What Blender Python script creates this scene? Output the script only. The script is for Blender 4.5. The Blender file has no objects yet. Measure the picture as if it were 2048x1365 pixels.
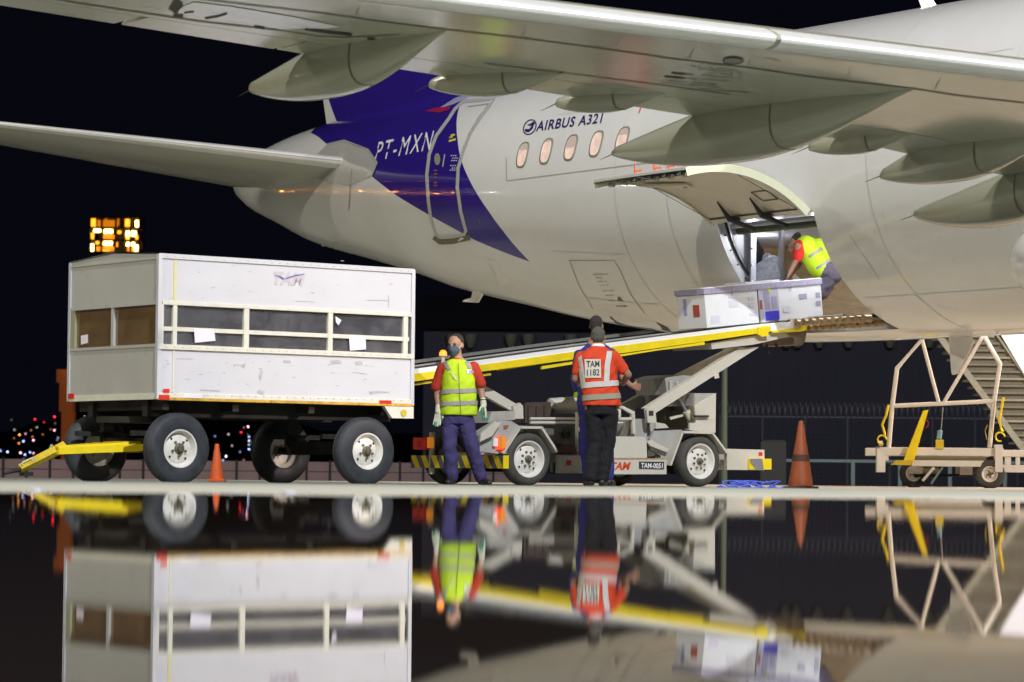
import bpy, bmesh, math, random
from mathutils import Vector, Matrix
random.seed(7)
SC = bpy.context.scene
COL = SC.collection
R = math.radians
# ------------------------------------------------------------------ camera
FPX = 5750.0; CZ = .15
TH = math.atan((945.0-682.5)/FPX); RHO = .0095
cF = Vector((0, math.cos(TH), math.sin(TH))); u0 = Vector((0, -math.sin(TH), math.cos(TH))); r0 = Vector((1, 0, 0))
cR = r0*math.cos(RHO)+u0*math.sin(RHO); cU = -r0*math.sin(RHO)+u0*math.cos(RHO)
cam = bpy.data.cameras.new('camera'); camo = bpy.data.objects.new('camera', cam); COL.objects.link(camo)
camo.matrix_world = Matrix(((cR.x, cU.x, -cF.x, 0), (cR.y, cU.y, -cF.y, 0), (cR.z, cU.z, -cF.z, CZ), (0, 0, 0, 1)))
cam.sensor_width = 36; cam.lens = FPX/2048*36; cam.clip_start = .05; cam.clip_end = 5000
cam.dof.use_dof = True; cam.dof.focus_distance = 33.5; cam.dof.aperture_fstop = 3.2
SC.camera = camo
# ------------------------------------------------------------------ world (night) and unseen floodlights (a key plus added fills)
SC.view_settings.view_transform = 'Standard'; SC.view_settings.look = 'None'; SC.view_settings.gamma = 1
SC.view_settings.use_curve_mapping = False; SC.view_settings.exposure = 0.18
wd = bpy.data.worlds.new("World"); SC.world = wd; wd.use_nodes = True
nt = wd.node_tree; bg = nt.nodes['Background']
sky = nt.nodes.new('ShaderNodeTexSky'); sky.sky_type = 'NISHITA'; sky.sun_disc = False
sky.sun_elevation = R(-4); sky.sun_rotation = R(200); sky.air_density = 1.6; sky.dust_density = 1.0
mx = nt.nodes.new('ShaderNodeMixRGB'); mx.blend_type = 'ADD'; mx.inputs[0].default_value = 1
mx.inputs[2].default_value = (.0018, .0019, .0040, 1)
sc_ = nt.nodes.new('ShaderNodeMixRGB'); sc_.blend_type = 'MULTIPLY'; sc_.inputs[0].default_value = 1
sc_.inputs[2].default_value = (.004, .004, .004, 1)
nt.links.new(sky.outputs[0], sc_.inputs[1]); nt.links.new(sc_.outputs[0], mx.inputs[1]); nt.links.new(mx.outputs[0], bg.inputs['Color'])
bg.inputs['Strength'].default_value = 1.0

def flood(name, loc, aim, power, col, size=.5, ang=100):
    l = bpy.data.lights.new(name, 'SPOT'); l.energy = power; l.color = col; l.shadow_soft_size = size
    l.spot_size = R(ang); l.spot_blend = .5
    o = bpy.data.objects.new(name, l); COL.objects.link(o); o.location = loc
    o.rotation_euler = (Vector(aim)-Vector(loc)).to_track_quat('-Z', 'Y').to_euler()
    return o
flood('unseen_floodlight', (12, -3, 30), (0, 32, 0), 76000, (.93, .95, 1.0), .35, 95)
flood('unseen_floodlight', (-26, -4, 24), (2, 33, 0), 22000, (1.0, .93, .76), .5, 95)  # added fill from the left to brighten the fuselage side
flood('unseen_floodlight', (34, 58, 26), (0, 26, 0), 70000, (1.0, .94, .80), .5, 85)  # added behind the aircraft so the apron bounces light under the wing
flood('unseen_floodlight', (-34, 30, 22), (-2, 22, 0), 8000, (1.0, .93, .75), .5, 100)  # weak left fill, added for more ground bounce

flood('unseen_floodlight', (28, 14, 13), (8.5, 35, 0), 27000, (1.0, .82, .72), .4, 52)  # added warm fill for the belly and the wheeled stand

flood('unseen_floodlight', (24, 47, 15), (7, 31, 0), 48000, (1.0, .64, .48), .4, 58)  # added warm light on the apron to bounce pink onto the belly

# ------------------------------------------------------------------ projection helpers (pixel of the 2048 px frame -> real point at a real depth)
def ray(x, y):
    d = cF+cR*((x-1024)/FPX)-cU*((y-682.5)/FPX)
    return d/d.y
CP = Vector((0, 0, CZ))
def P(x, y, Y): return CP+ray(x, y)*Y
def on_plane(x, y, p0, n):
    d = ray(x, y); t = (p0-CP).dot(n)/d.dot(n)
    return CP+d*t

# ------------------------------------------------------------------ materials
MATS = {}
def s2l(c): return tuple(((v/255)/12.92 if v/255 <= .04045 else ((v/255+.055)/1.055)**2.4) for v in c)
def mat(name, col, rough=.5, metal=0, var=.0, scale=3.0, bump=0, coat=0, emit=None, estr=0, alpha=1, dirt=None, dscale=1.5, dthr=.6, spec=.5, trans=0, ior=1.45, stretch=None):
    if name in MATS: return MATS[name]
    m = bpy.data.materials.new(name); m.use_nodes = True; MATS[name] = m
    t = m.node_tree; b = t.nodes['Principled BSDF']
    b.inputs['Base Color'].default_value = (*col, 1); b.inputs['Roughness'].default_value = rough
    b.inputs['Metallic'].default_value = metal; b.inputs['Specular IOR Level'].default_value = spec
    b.inputs['IOR'].default_value = ior
    b.inputs['Coat Weight'].default_value = coat; b.inputs['Coat Roughness'].default_value = .10 if name.startswith('wing') else .05
    b.inputs['Transmission Weight'].default_value = trans
    b.inputs['Alpha'].default_value = alpha
    if emit: b.inputs['Emission Color'].default_value = (*emit, 1); b.inputs['Emission Strength'].default_value = estr
    if var or dirt or bump:
        tc = t.nodes.new('ShaderNodeTexCoord'); mp = t.nodes.new('ShaderNodeMapping')
        if stretch: mp.inputs['Scale'].default_value = stretch
        t.links.new(tc.outputs['Object'], mp.inputs[0])
        n = t.nodes.new('ShaderNodeTexNoise'); n.inputs['Scale'].default_value = scale; n.inputs['Detail'].default_value = 6; n.inputs['Roughness'].default_value = .65
        t.links.new(mp.outputs[0], n.inputs['Vector'])
        src = None
        if var:
            cr = t.nodes.new('ShaderNodeMapRange'); cr.inputs[1].default_value = .25; cr.inputs[2].default_value = .75
            cr.inputs[3].default_value = 1-var; cr.inputs[4].default_value = 1+var
            t.links.new(n.outputs['Fac'], cr.inputs[0])
            mu = t.nodes.new('ShaderNodeVectorMath'); mu.operation = 'SCALE'; mu.inputs[0].default_value = col
            t.links.new(cr.outputs[0], mu.inputs['Scale']); src = mu.outputs[0]
            rr = t.nodes.new('ShaderNodeMapRange'); rr.inputs[1].default_value = .3; rr.inputs[2].default_value = .7
            rr.inputs[3].default_value = max(.0, rough*(1-var*.8)); rr.inputs[4].default_value = min(1, rough*(1+var*.8))
            t.links.new(n.outputs['Fac'], rr.inputs[0]); t.links.new(rr.outputs[0], b.inputs['Roughness'])
        if dirt:
            n2 = t.nodes.new('ShaderNodeTexNoise'); n2.inputs['Scale'].default_value = dscale; n2.inputs['Detail'].default_value = 9; n2.inputs['Roughness'].default_value = .72
            t.links.new(mp.outputs[0], n2.inputs['Vector'])
            d = t.nodes.new('ShaderNodeMapRange'); d.inputs[1].default_value = dthr; d.inputs[2].default_value = dthr+.12
            t.links.new(n2.outputs['Fac'], d.inputs[0])
            mm = t.nodes.new('ShaderNodeMixRGB'); t.links.new(d.outputs[0], mm.inputs[0]); mm.inputs[2].default_value = (*dirt, 1)
            if src: t.links.new(src, mm.inputs[1])
            else: mm.inputs[1].default_value = (*col, 1)
            src = mm.outputs[0]
        if src: t.links.new(src, b.inputs['Base Color'])
        if bump:
            bp = t.nodes.new('ShaderNodeBump'); bp.inputs['Strength'].default_value = bump; bp.inputs['Distance'].default_value = .02
            t.links.new(n.outputs['Fac'], bp.inputs['Height']); t.links.new(bp.outputs[0], b.inputs['Normal'])
    return m

M_FUS = mat('aircraft_white_paint', (.76, .76, .75), .17, var=.05, scale=.9, bump=.10, coat=.5, dirt=(.52, .51, .48), dscale=1.1, dthr=.66)
M_PUR = mat('aircraft_indigo_paint', (.030, .014, .24), .16, var=.06, scale=1.3, coat=.6)
M_WING = mat('wing_grey_paint', (.36, .365, .29), .20, var=.06, scale=1.6, coat=.35, dirt=(.22, .21, .145), dscale=1.9, dthr=.61)
M_WING2 = mat('fairing_grey_paint', (.33, .34, .26), .2, var=.05, scale=2.2, coat=.3, dirt=(.3, .3, .25), dscale=3, dthr=.68)
M_METAL = mat('bare_leading_edge_metal', (.80, .80, .78), .34, metal=.35, var=.05, scale=4)
M_STEEL = mat('steel', (.5, .5, .5), .35, metal=.8, var=.15, scale=8)
M_DARK = mat('dark_gap', (.035, .033, .030), .6)
M_BROWNLINE = mat('sealant_line', (.16, .13, .075), .6, var=.4, scale=14)
M_SILVER = mat('silver_trim', (.62, .62, .60), .3, metal=.3)
M_FAINT = mat('faint_panel_line', (.36, .35, .33), .5)
M_NAVY = mat('navy_lettering', (.025, .02, .13), .4)
M_WHITEP = mat('white_lettering', (.82, .82, .82), .35)
M_REDP = mat('red_marking', (.30, .012, .06), .4)
M_CABIN = mat('lit_cabin_window', (.7, .5, .42), .25, emit=(1.0, .76, .68), estr=.30, var=.3, scale=9)
M_OLIVE = mat('window_surround', (.25, .25, .19), .4)
M_YEL = mat('yellow_paint', (.80, .62, .012), .38, var=.12, scale=6, dirt=(.32, .24, .03), dscale=5, dthr=.66)
M_YELD = mat('worn_yellow_paint', (.56, .42, .02), .5, var=.2, scale=9, dirt=(.14, .09, .02), dscale=7, dthr=.58)
M_TRWHITE = mat('trailer_white_paint', (.60, .61, .645), .38, var=.04, scale=2, dirt=(.40, .39, .36), dscale=5.5, dthr=.66)
M_TRGREY = mat('trailer_end_panel_paint', (.44, .44, .42), .42, var=.07, scale=2, dirt=(.31, .29, .23), dscale=3, dthr=.60)
M_TRFRAME = mat('trailer_cream_frame', (.68, .67, .58), .45, var=.10, scale=9, dirt=(.36, .25, .10), dscale=16, dthr=.68)
M_RUST = mat('rust_edge', (.58, .34, .04), .7, var=.45, scale=14, dirt=(.14, .05, .02), dscale=20, dthr=.56)
M_TAR = mat('underframe_black', (.016, .015, .013), .7, var=.3, scale=9)
M_TYRE = mat('tyre_rubber', (.034, .038, .046), .62, var=.4, scale=12, bump=.2)
M_TYRE2 = mat('dusty_tyre_rubber', (.065, .063, .055), .7, var=.4, scale=12, bump=.2)
M_RIM = mat('white_wheel_rim', (.74, .72, .66), .45, var=.10, scale=10, dirt=(.30, .24, .14), dscale=12, dthr=.62)
M_HUB = mat('greasy_hub', (.13, .11, .07), .5, var=.4, scale=30)
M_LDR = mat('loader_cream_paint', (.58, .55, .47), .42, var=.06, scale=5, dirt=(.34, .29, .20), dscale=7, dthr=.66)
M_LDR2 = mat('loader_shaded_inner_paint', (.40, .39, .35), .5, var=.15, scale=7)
M_ENG = mat('engine_block_grey', (.13, .13, .11), .6, var=.4, scale=14)
M_BELT = mat('conveyor_belt_rubber', (.05, .05, .05), .75)
M_RUBBER = mat('black_rubber', (.02, .02, .02), .7)
M_REDR = mat('red_reflector', (.65, .03, .02), .25)
M_ORANGE = mat('orange_plastic', (.62, .10, .015), .5, var=.12, scale=10)
M_ORANGED = mat('dirty_orange_plastic', (.27, .060, .014), .5, var=.3, scale=9, dirt=(.10, .035, .02), dscale=8, dthr=.56, stretch=(1, 1, .4))
M_HIVIS = mat('yellow_green_vest_fabric', (.56, .80, .02), .75, var=.07, scale=12, bump=.15, emit=(.55, .9, .02), estr=.0)
M_TAPE = mat('grey_reflective_tape', (.40, .38, .36), .35, var=.1, scale=20)
M_TAPEW = mat('pale_reflective_tape', (.60, .58, .56), .35, var=.1, scale=20)
M_REDSH = mat('red_shirt_cotton', (.50, .045, .02), .85, var=.12, scale=12, bump=.2)
M_REDV = mat('orange_red_vest_fabric', (.66, .055, .012), .75, var=.12, scale=9, bump=.25)
M_TROU = mat('purple_navy_trousers', (.055, .045, .145), .85, var=.22, scale=7, bump=.5)
M_TROUB = mat('black_trousers', (.009, .009, .012), .85, var=.2, scale=7, bump=.3)
M_TROUG = mat('grey_trousers', (.12, .10, .14), .85, var=.2, scale=7, bump=.3)
M_BLUEO = mat('blue_overall', (.03, .035, .20), .85, var=.2, scale=7, bump=.4)
M_SKIN = mat('skin', (.44, .25, .165), .55, var=.06, scale=14)
M_SKIN2 = mat('tan_skin', (.34, .18, .11), .55, var=.06, scale=14)
M_HAIR = mat('dark_hair', (.035, .028, .022), .8, var=.4, scale=60, bump=.5)
M_HAIRG = mat('greying_hair', (.10, .095, .08), .8, var=.4, scale=60, bump=.5)
M_MASK = mat('slate_blue_face_mask', (.07, .10, .145), .85)
M_GLOVE = mat('white_cotton_glove', (.68, .66, .50), .9, var=.08, scale=20)
M_GLOVEG = mat('green_glove_palm', (.03, .30, .19), .6)
M_SHOE = mat('black_shoe_leather', (.025, .022, .02), .45)
M_EYE = mat('dark_eye', (.03, .02, .015), .3)
M_FOAM = mat('white_foam_box', (.76, .76, .77), .7, var=.03, scale=12)
M_TAPEP = mat('purple_printed_tape', (.36, .33, .45), .5, var=.35, scale=34)
M_INKP = mat('violet_ink', (.36, .34, .62), .6)
M_LBLB = mat('blue_label', (.04, .035, .50), .5)
M_LBLR = mat('brick_red_label', (.42, .08, .06), .5)
M_LBLG = mat('grey_violet_label', (.34, .34, .46), .5)
M_LBLY = mat('lime_sticker', (.66, .68, .03), .5)
M_PAPER = mat('white_paper', (.78, .76, .86), .7)
M_LINER = mat('beige_door_liner', (.76, .70, .55), .45, var=.06, scale=4, dirt=(.38, .34, .22), dscale=6, dthr=.68)
M_DOORED = mat('cream_door_edge', (.70, .72, .52), .4, var=.05, scale=6)
M_PRIMER = mat('green_primer', (.10, .13, .06), .6, var=.4, scale=18)
M_HOLD = mat('hold_liner', (.34, .23, .12), .55, var=.35, scale=5, stretch=(1, 1, 5))
M_HOLDW = mat('hold_white_panel', (.46, .47, .54), .35, var=.05, scale=5)
M_HOLDF = mat('hold_floor', (.22, .19, .12), .5, var=.4, scale=10)
M_BAG = mat('dark_bag_cloth', (.03, .03, .035), .8)
M_PLASTIC = mat('clear_wrapped_bundle', (.36, .38, .44), .25, var=.5, scale=16, bump=.6)
M_BLUEROPE = mat('blue_webbing', (.10, .16, .72), .6, var=.2, scale=20)

def glass_mat(name, tint, base, rough=.03, mixr=.12):
    m = bpy.data.materials.new(name); m.use_nodes = True; t = m.node_tree; t.nodes.remove(t.nodes['Principled BSDF'])
    out = t.nodes['Material Output']; N = t.nodes.new; Lk = t.links.new
    tr = N('ShaderNodeBsdfTransparent'); tr.inputs[0].default_value = (*tint, 1)
    df = N('ShaderNodeBsdfDiffuse'); df.inputs[0].default_value = (*base, 1)
    gl = N('ShaderNodeBsdfGlossy'); gl.inputs['Roughness'].default_value = rough; gl.inputs[0].default_value = (1, 1, 1, 1)
    fr = N('ShaderNodeFresnel'); fr.inputs[0].default_value = 2.1
    tc = N('ShaderNodeTexCoord'); n = N('ShaderNodeTexNoise'); n.inputs['Scale'].default_value = 4; n.inputs['Detail'].default_value = 9; n.inputs['Roughness'].default_value = .7
    Lk(tc.outputs['Object'], n.inputs['Vector'])
    bp = N('ShaderNodeBump'); bp.inputs['Strength'].default_value = .06; bp.inputs['Distance'].default_value = .02
    Lk(n.outputs['Fac'], bp.inputs['Height']); Lk(bp.outputs[0], gl.inputs['Normal'])
    mi = N('ShaderNodeMixShader'); mr = N('ShaderNodeMapRange'); mr.inputs[1].default_value = .42; mr.inputs[2].default_value = .68; mr.inputs[3].default_value = mixr; mr.inputs[4].default_value = mixr+.25
    Lk(n.outputs['Fac'], mr.inputs[0]); Lk(mr.outputs[0], mi.inputs[0]); Lk(tr.outputs[0], mi.inputs[1]); Lk(df.outputs[0], mi.inputs[2])
    m2 = N('ShaderNodeMixShader'); Lk(fr.outputs[0], m2.inputs[0]); Lk(mi.outputs[0], m2.inputs[1]); Lk(gl.outputs[0], m2.inputs[2]); Lk(m2.outputs[0], out.inputs[0])
    return m
M_ACRYL = glass_mat('scratched_acrylic', (.80, .80, .82), (.26, .26, .30), .03, .20)
M_ACRYLB = glass_mat('carton_brown_acrylic', (.85, .68, .46), (.30, .19, .09), .10, .42)  # brown in the pane stands in for light on the cartons behind

# ------------------------------------------------------------------ mesh builder
class MB:
    def __init__(s, M=None): s.v = []; s.f = []; s.m = []; s.sm = []; s.M = M
    def add(s, vs, fs, mi=0, smooth=False):
        o = len(s.v)
        for v in vs:
            v = Vector(v)
            s.v.append(s.M @ v if s.M else v)
        for f in fs: s.f.append([i+o for i in f]); s.m.append(mi); s.sm.append(smooth)
        return s
    def box(s, a, b, mi=0, bev=0):
        x0, y0, z0 = a; x1, y1, z1 = b
        if bev:
            e = bev
            vs = []
            for z, k in ((z0, 1), (z0+e, 0), (z1-e, 0), (z1, 1)):
                q = e if k else 0
                for (sx, sy) in ((0, 0), (1, 0), (1, 1), (0, 1)):
                    X = (x0+q) if sx == 0 else (x1-q); Yv = (y0+q) if sy == 0 else (y1-q)
                    vs.append((X, Yv, z))
            fs = [(0, 3, 2, 1), (12, 13, 14, 15)]
            for r in range(3):
                for k in range(4):
                    fs.append((r*4+k, r*4+(k+1) % 4, r*4+4+(k+1) % 4, r*4+4+k))
            return s.add(vs, fs, mi)
        vs = [(x0, y0, z0), (x1, y0, z0), (x1, y1, z0), (x0, y1, z0), (x0, y0, z1), (x1, y0, z1), (x1, y1, z1), (x0, y1, z1)]
        return s.add(vs, [(0, 3, 2, 1), (4, 5, 6, 7), (0, 1, 5, 4), (1, 2, 6, 5), (2, 3, 7, 6), (3, 0, 4, 7)], mi)
    def rings(s, rings, mi=0, cap=True, smooth=True, closed=False):
        n = len(rings[0]); vs = [v for r in rings for v in r]; fs = []
        m = len(rings)
        for i in range(m if closed else m-1):
            for k in range(n):
                a = i*n+k; b = i*n+(k+1) % n; c = ((i+1) % m)*n+(k+1) % n; d = ((i+1) % m)*n+k
                fs.append((a, b, c, d))
        s.add(vs, fs, mi, smooth)
        if cap and not closed:
            s.add(rings[0], [tuple(range(n))[::-1]], mi); s.add(rings[-1], [tuple(range(n))], mi)
        return s
    def tube(s, pts, r, n=8, mi=0, cap=True, closed=False):
        pts = [Vector(p) for p in pts]; rs = []
        for i, p in enumerate(pts):
            if closed: d = pts[(i+1) % len(pts)]-pts[i-1]
            elif i == 0: d = pts[1]-p
            elif i == len(pts)-1: d = p-pts[-2]
            else: d = (pts[i+1]-p).normalized()+(p-pts[i-1]).normalized()
            d.normalize(); up = Vector((0, 0, 1)) if abs(d.z) < .9 else Vector((0, 1, 0))
            a = d.cross(up).normalized(); b = d.cross(a).normalized()
            rr = r[i] if isinstance(r, (list, tuple)) else r
            rs.append([p+(a*math.cos(2*math.pi*k/n)+b*math.sin(2*math.pi*k/n))*rr for k in range(n)])
        return s.rings(rs, mi, cap, n > 5, closed)
    def lathe(s, prof, c, axis, n=32, mi=0, mats=None):
        # prof: (r, h) along axis
        c = Vector(c); ax = Vector(axis).normalized(); up = Vector((0, 0, 1)) if abs(ax.z) < .9 else Vector((1, 0, 0))
        a = ax.cross(up).normalized(); b = ax.cross(a)
        vs = []; fs = []; o = 0
        for r, h in prof:
            for k in range(n):
                t = 2*math.pi*k/n; vs.append(c+ax*h+(a*math.cos(t)+b*math.sin(t))*r)
        for i in range(len(prof)-1):
            ff = [(i*n+k, i*n+(k+1) % n, (i+1)*n+(k+1) % n, (i+1)*n+k) for k in range(n)]
            fs += ff
        s.add(vs, fs, mi, True); return s
    def poly(s, pts, ext, mi=0):
        # extrude planar polygon by vector ext
        pts = [Vector(p) for p in pts]; n = len(pts); e = Vector(ext)
        vs = pts+[p+e for p in pts]
        fs = [tuple(range(n))[::-1], tuple(range(n, 2*n))]+[(k, (k+1) % n, n+(k+1) % n, n+k) for k in range(n)]
        return s.add(vs, fs, mi)
    def sphere(s, c, r, mi=0, n=12, m=8, sc=(1, 1, 1)):
        vs = []; c = Vector(c)
        for i in range(1, m):
            t = math.pi*i/m
            for k in range(n):
                p = 2*math.pi*k/n; vs.append(c+Vector((r*sc[0]*math.sin(t)*math.cos(p), r*sc[1]*math.sin(t)*math.sin(p), r*sc[2]*math.cos(t))))
        fs = [((i)*n+k, (i+1)*n+k, (i+1)*n+(k+1) % n, i*n+(k+1) % n) for i in range(m-2) for k in range(n)]
        vs.append(c+Vector((0, 0, r*sc[2]))); vs.append(c-Vector((0, 0, r*sc[2]))); T = len(vs)-2
        fs += [(T, k, (k+1) % n) for k in range(n)]+[(T+1, (m-2)*n+(k+1) % n, (m-2)*n+k) for k in range(n)]
        return s.add(vs, fs, mi, True)
    def build(s, name, mats, parent=None, fix=True, kind=None, autosmooth=None):
        org = Vector((0, 0, 0))
        if parent is not None: org = Vector(parent['_org'])
        me = bpy.data.meshes.new(name)
        me.from_pydata([tuple(v-org) for v in s.v], [], s.f)
        if not isinstance(mats, (list, tuple)): mats = [mats]
        for m in mats: me.materials.append(m)
        me.polygons.foreach_set('material_index', s.m); me.polygons.foreach_set('use_smooth', s.sm)
        if fix:
            b = bmesh.new(); b.from_mesh(me); bmesh.ops.recalc_face_normals(b, faces=b.faces); b.to_mesh(me); b.free()
        if any(s.sm): me.set_sharp_from_angle(angle=R(48))
        me.update()
        o = bpy.data.objects.new(name, me); COL.objects.link(o)
        if parent is not None: o.parent = parent; o['_org'] = tuple(org)
        if kind: o['kind'] = kind
        return o
def thing(name, loc, label, cat, group=None):
    o = bpy.data.objects.new(name, None); COL.objects.link(o); o.location = loc; o.empty_display_size = .2
    o['_org'] = tuple(loc); o['label'] = label; o['category'] = cat
    if group: o['group'] = group
    return o
def one(mb, name, mats, label, cat, group=None):
    # a thing that is one mesh, with its origin at its own base
    c = Vector((sum(v.x for v in mb.v)/len(mb.v), sum(v.y for v in mb.v)/len(mb.v), min(v.z for v in mb.v)))
    for i in range(len(mb.v)): mb.v[i] = mb.v[i]-c
    o = mb.build(name, mats); o.location = c
    o['label'] = label; o['category'] = cat
    if group: o['group'] = group
    return o

_tc = {}
def text2d(txt, bold=.0, shear=0.0, sp=1.0):
    key = (txt, bold, shear, sp)
    if key in _tc: return _tc[key]
    cu = bpy.data.curves.new('lettering', 'FONT'); cu.body = txt; cu.size = 1; cu.offset = bold; cu.shear = shear; cu.resolution_u = 3; cu.space_character = sp
    ob = bpy.data.objects.new('lettering', cu); COL.objects.link(ob)
    dg = bpy.context.evaluated_depsgraph_get(); dg.update()
    me = bpy.data.meshes.new_from_object(ob.evaluated_get(dg))
    vs = [(v.co.x, v.co.y) for v in me.vertices]; fs = [tuple(p.vertices) for p in me.polygons]
    bpy.data.objects.remove(ob); bpy.data.meshes.remove(me); bpy.data.curves.remove(cu)
    x0 = min(v[0] for v in vs); x1 = max(v[0] for v in vs); y1 = max(v[1] for v in vs); y0 = 0
    _tc[key] = ([((x-x0)/(x1-x0), (y-y0)/(y1-y0)) for x, y in vs], fs)
    return _tc[key]
def put_text(mb, txt, f, mi=0, bold=.02, shear=0.0, sp=1.0):
    vs, fs = text2d(txt, bold, shear, sp); mb.add([f(x, y) for x, y in vs], fs, mi)

# ------------------------------------------------------------------ GROUND
def ground():
    mb = MB()
    ys = [-30, -5, 0, 5, 10, 14, 18.7, 19.4, 24, 30, 36, 42, 60, 90, 120, 400, 3000]
    zs = [.064, .064, .064, .064, .064, .064, .064, 0, 0, 0, 0, 0, -.14, -.42, -.6, -.6, -.6]
    xs = [-1500, -200, -60, -30, -10, 0, 10, 30, 60, 200, 1500]
    vs = [(x, y, z) for y, z in zip(ys, zs) for x in xs]; n = len(xs)
    fs = [(i*n+k, i*n+k+1, (i+1)*n+k+1, (i+1)*n+k) for i in range(len(ys)-1) for k in range(n-1)]
    mb.add(vs, fs)
    m = mat('apron_concrete', (.29, .295, .25), .75, var=.12, scale=1.2, dirt=(.20, .205, .17), dscale=.8, dthr=.56)
    o = mb.build('apron', m); o['kind'] = 'structure'
    # standing water, with an irregular far shore
    mb = MB(); top = []; N = 160
    for i in range(N+1):
        x = -14+28*i/N
        y = 9.9+.35*math.sin(x*1.7)+.22*math.sin(x*5.1+1)+.10*math.sin(x*17+2)+.06*math.sin(x*41)
        top.append((x, y, .068))
    vs = [(-14, -6, .068)]+[(14, -6, .068)]+top[::-1]
    mb.add(vs, [tuple(range(len(vs)))])
    m = bpy.data.materials.new('standing_water'); m.use_nodes = True; t = m.node_tree; b = t.nodes['Principled BSDF']
    b.inputs['Base Color'].default_value = (.024, .018, .015, 1); b.inputs['Roughness'].default_value = .006; b.inputs['IOR'].default_value = 1.40
    tc = t.nodes.new('ShaderNodeTexCoord'); mp = t.nodes.new('ShaderNodeMapping'); mp.inputs['Scale'].default_value = (2.2, 5, 1)
    n = t.nodes.new('ShaderNodeTexNoise'); n.inputs['Scale'].default_value = 3.0; n.inputs['Detail'].default_value = 3
    bp = t.nodes.new('ShaderNodeBump'); bp.inputs['Strength'].default_value = .05; bp.inputs['Distance'].default_value = .0022
    t.links.new(tc.outputs['Object'], mp.inputs[0]); t.links.new(mp.outputs[0], n.inputs['Vector'])
    t.links.new(n.outputs['Fac'], bp.inputs['Height']); t.links.new(bp.outputs[0], b.inputs['Normal'])
    o = mb.build('puddle', m); o['kind'] = 'structure'
    # lumps at the shore, coloured pale to stand in for blurred glints
    for (px, w, lab) in ((70, .030, 'leftmost pale lump painted as a glint at the edge of the puddle'), (471, .016, 'small pale lump painted as a glint, in the middle of the three at the puddle edge'), (578, .030, 'rightmost pale lump painted as a glint at the edge of the puddle')):
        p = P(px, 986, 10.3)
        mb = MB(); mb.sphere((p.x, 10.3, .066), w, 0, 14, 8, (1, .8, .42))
        one(mb, 'glint_pebble', mat('pale_glint_stone', (.42, .42, .48), .25), lab, 'glint_pebble', 'painted glint lumps at the puddle edge')
ground()

# ------------------------------------------------------------------ AIRCRAFT
AC = Vector((1.73, 38.4)); aA = Vector((.5627, -.8266)); oA = Vector((-.8266, -.5627))
def ac(F, T, z): return Vector((AC.x+aA.x*F+oA.x*T, AC.y+aA.y*F+oA.y*T, z))
def toac(p): v = Vector((p.x, p.y))-AC; return v.dot(aA), v.dot(oA)
ZB = [(-10.85, 4.56), (-10.5, 4.4), (-9.32, 4.03), (-8.23, 3.69), (-6.36, 3.31), (-4.69, 2.95), (-3.96, 2.77), (-2, 2.42), (-.75, 2.2), (.5, 2.03), (2, 1.87), (3.5, 1.79), (5, 1.77), (28, 1.77), (30, 1.85), (32, 2.3), (33.3, 3.1)]
ZT = [(-10.85, 5.20), (-10.27, 5.34), (-8.4, 5.56), (-6, 5.68), (-3, 5.72), (0, 5.70), (8, 5.63), (28, 5.6), (30, 5.2), (32, 4.3), (33.3, 3.5)]
WW = [(-10.85, .3), (-10.27, .5), (-8.4, .93), (-6.4, 1.27), (-4.7, 1.55), (-3, 1.77), (-1.5, 1.91), (0, 1.96), (1, 1.975), (28, 1.975), (30, 1.75), (32, 1.1), (33.3, .25)]
def ipl(t, x):
    if x <= t[0][0]: return t[0][1]
    if x >= t[-1][0]: return t[-1][1]
    for i in range(len(t)-1):
        if t[i+1][0] >= x:
            x0, y0 = t[i]; x1, y1 = t[i+1]
            # cubic hermite with finite-difference tangents
            def sl(j):
                if j <= 0 or j >= len(t)-1: return (t[min(j+1, len(t)-1)][1]-t[max(j-1, 0)][1])/(t[min(j+1, len(t)-1)][0]-t[max(j-1, 0)][0])
                a = (t[j][1]-t[j-1][1])/(t[j][0]-t[j-1][0]); b = (t[j+1][1]-t[j][1])/(t[j+1][0]-t[j][0])
                return 0 if a*b <= 0 else 2*a*b/(a+b)
            h = x1-x0; q = (x-x0)/h; m0 = sl(i)*h; m1 = sl(i+1)*h
            return (2*q**3-3*q*q+1)*y0+(q**3-2*q*q+q)*m0+(-2*q**3+3*q*q)*y1+(q**3-q*q)*m1
def fsec(F):
    zb = ipl(ZB, F); zt = ipl(ZT, F); return ipl(WW, F), (zt-zb)/2, (zt+zb)/2
def S(F, ph, off=0):
    w, b, zc = fsec(F); s, c = math.sin(R(ph)), math.cos(R(ph))
    return ac(F, (w+off)*s, zc-(b+off)*c)
def hit(x, y):
    def g(Y):
        p = P(x, y, Y); F, T = toac(p); w, b, zc = fsec(F); return (T/w)**2+((p.z-zc)/b)**2-1
    Y = 28.0
    while Y < 56:
        if g(Y) < 0: break
        Y += .08
    else: return None
    lo, hi = Y-.08, Y
    for _ in range(22):
        m = (lo+hi)/2
        if g(m) < 0: hi = m
        else: lo = m
    p = P(x, y, hi); F, T = toac(p); w, b, zc = fsec(F)
    return F, math.degrees(math.atan2(T/w, -(p.z-zc)/b))
def FP(x, y, off=.004):
    h = hit(x, y); k = 0
    while h is None and k < 60:
        k += 3; h = hit(x, y-k) or hit(x, y+k)
    return S(h[0], h[1], off)

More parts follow.
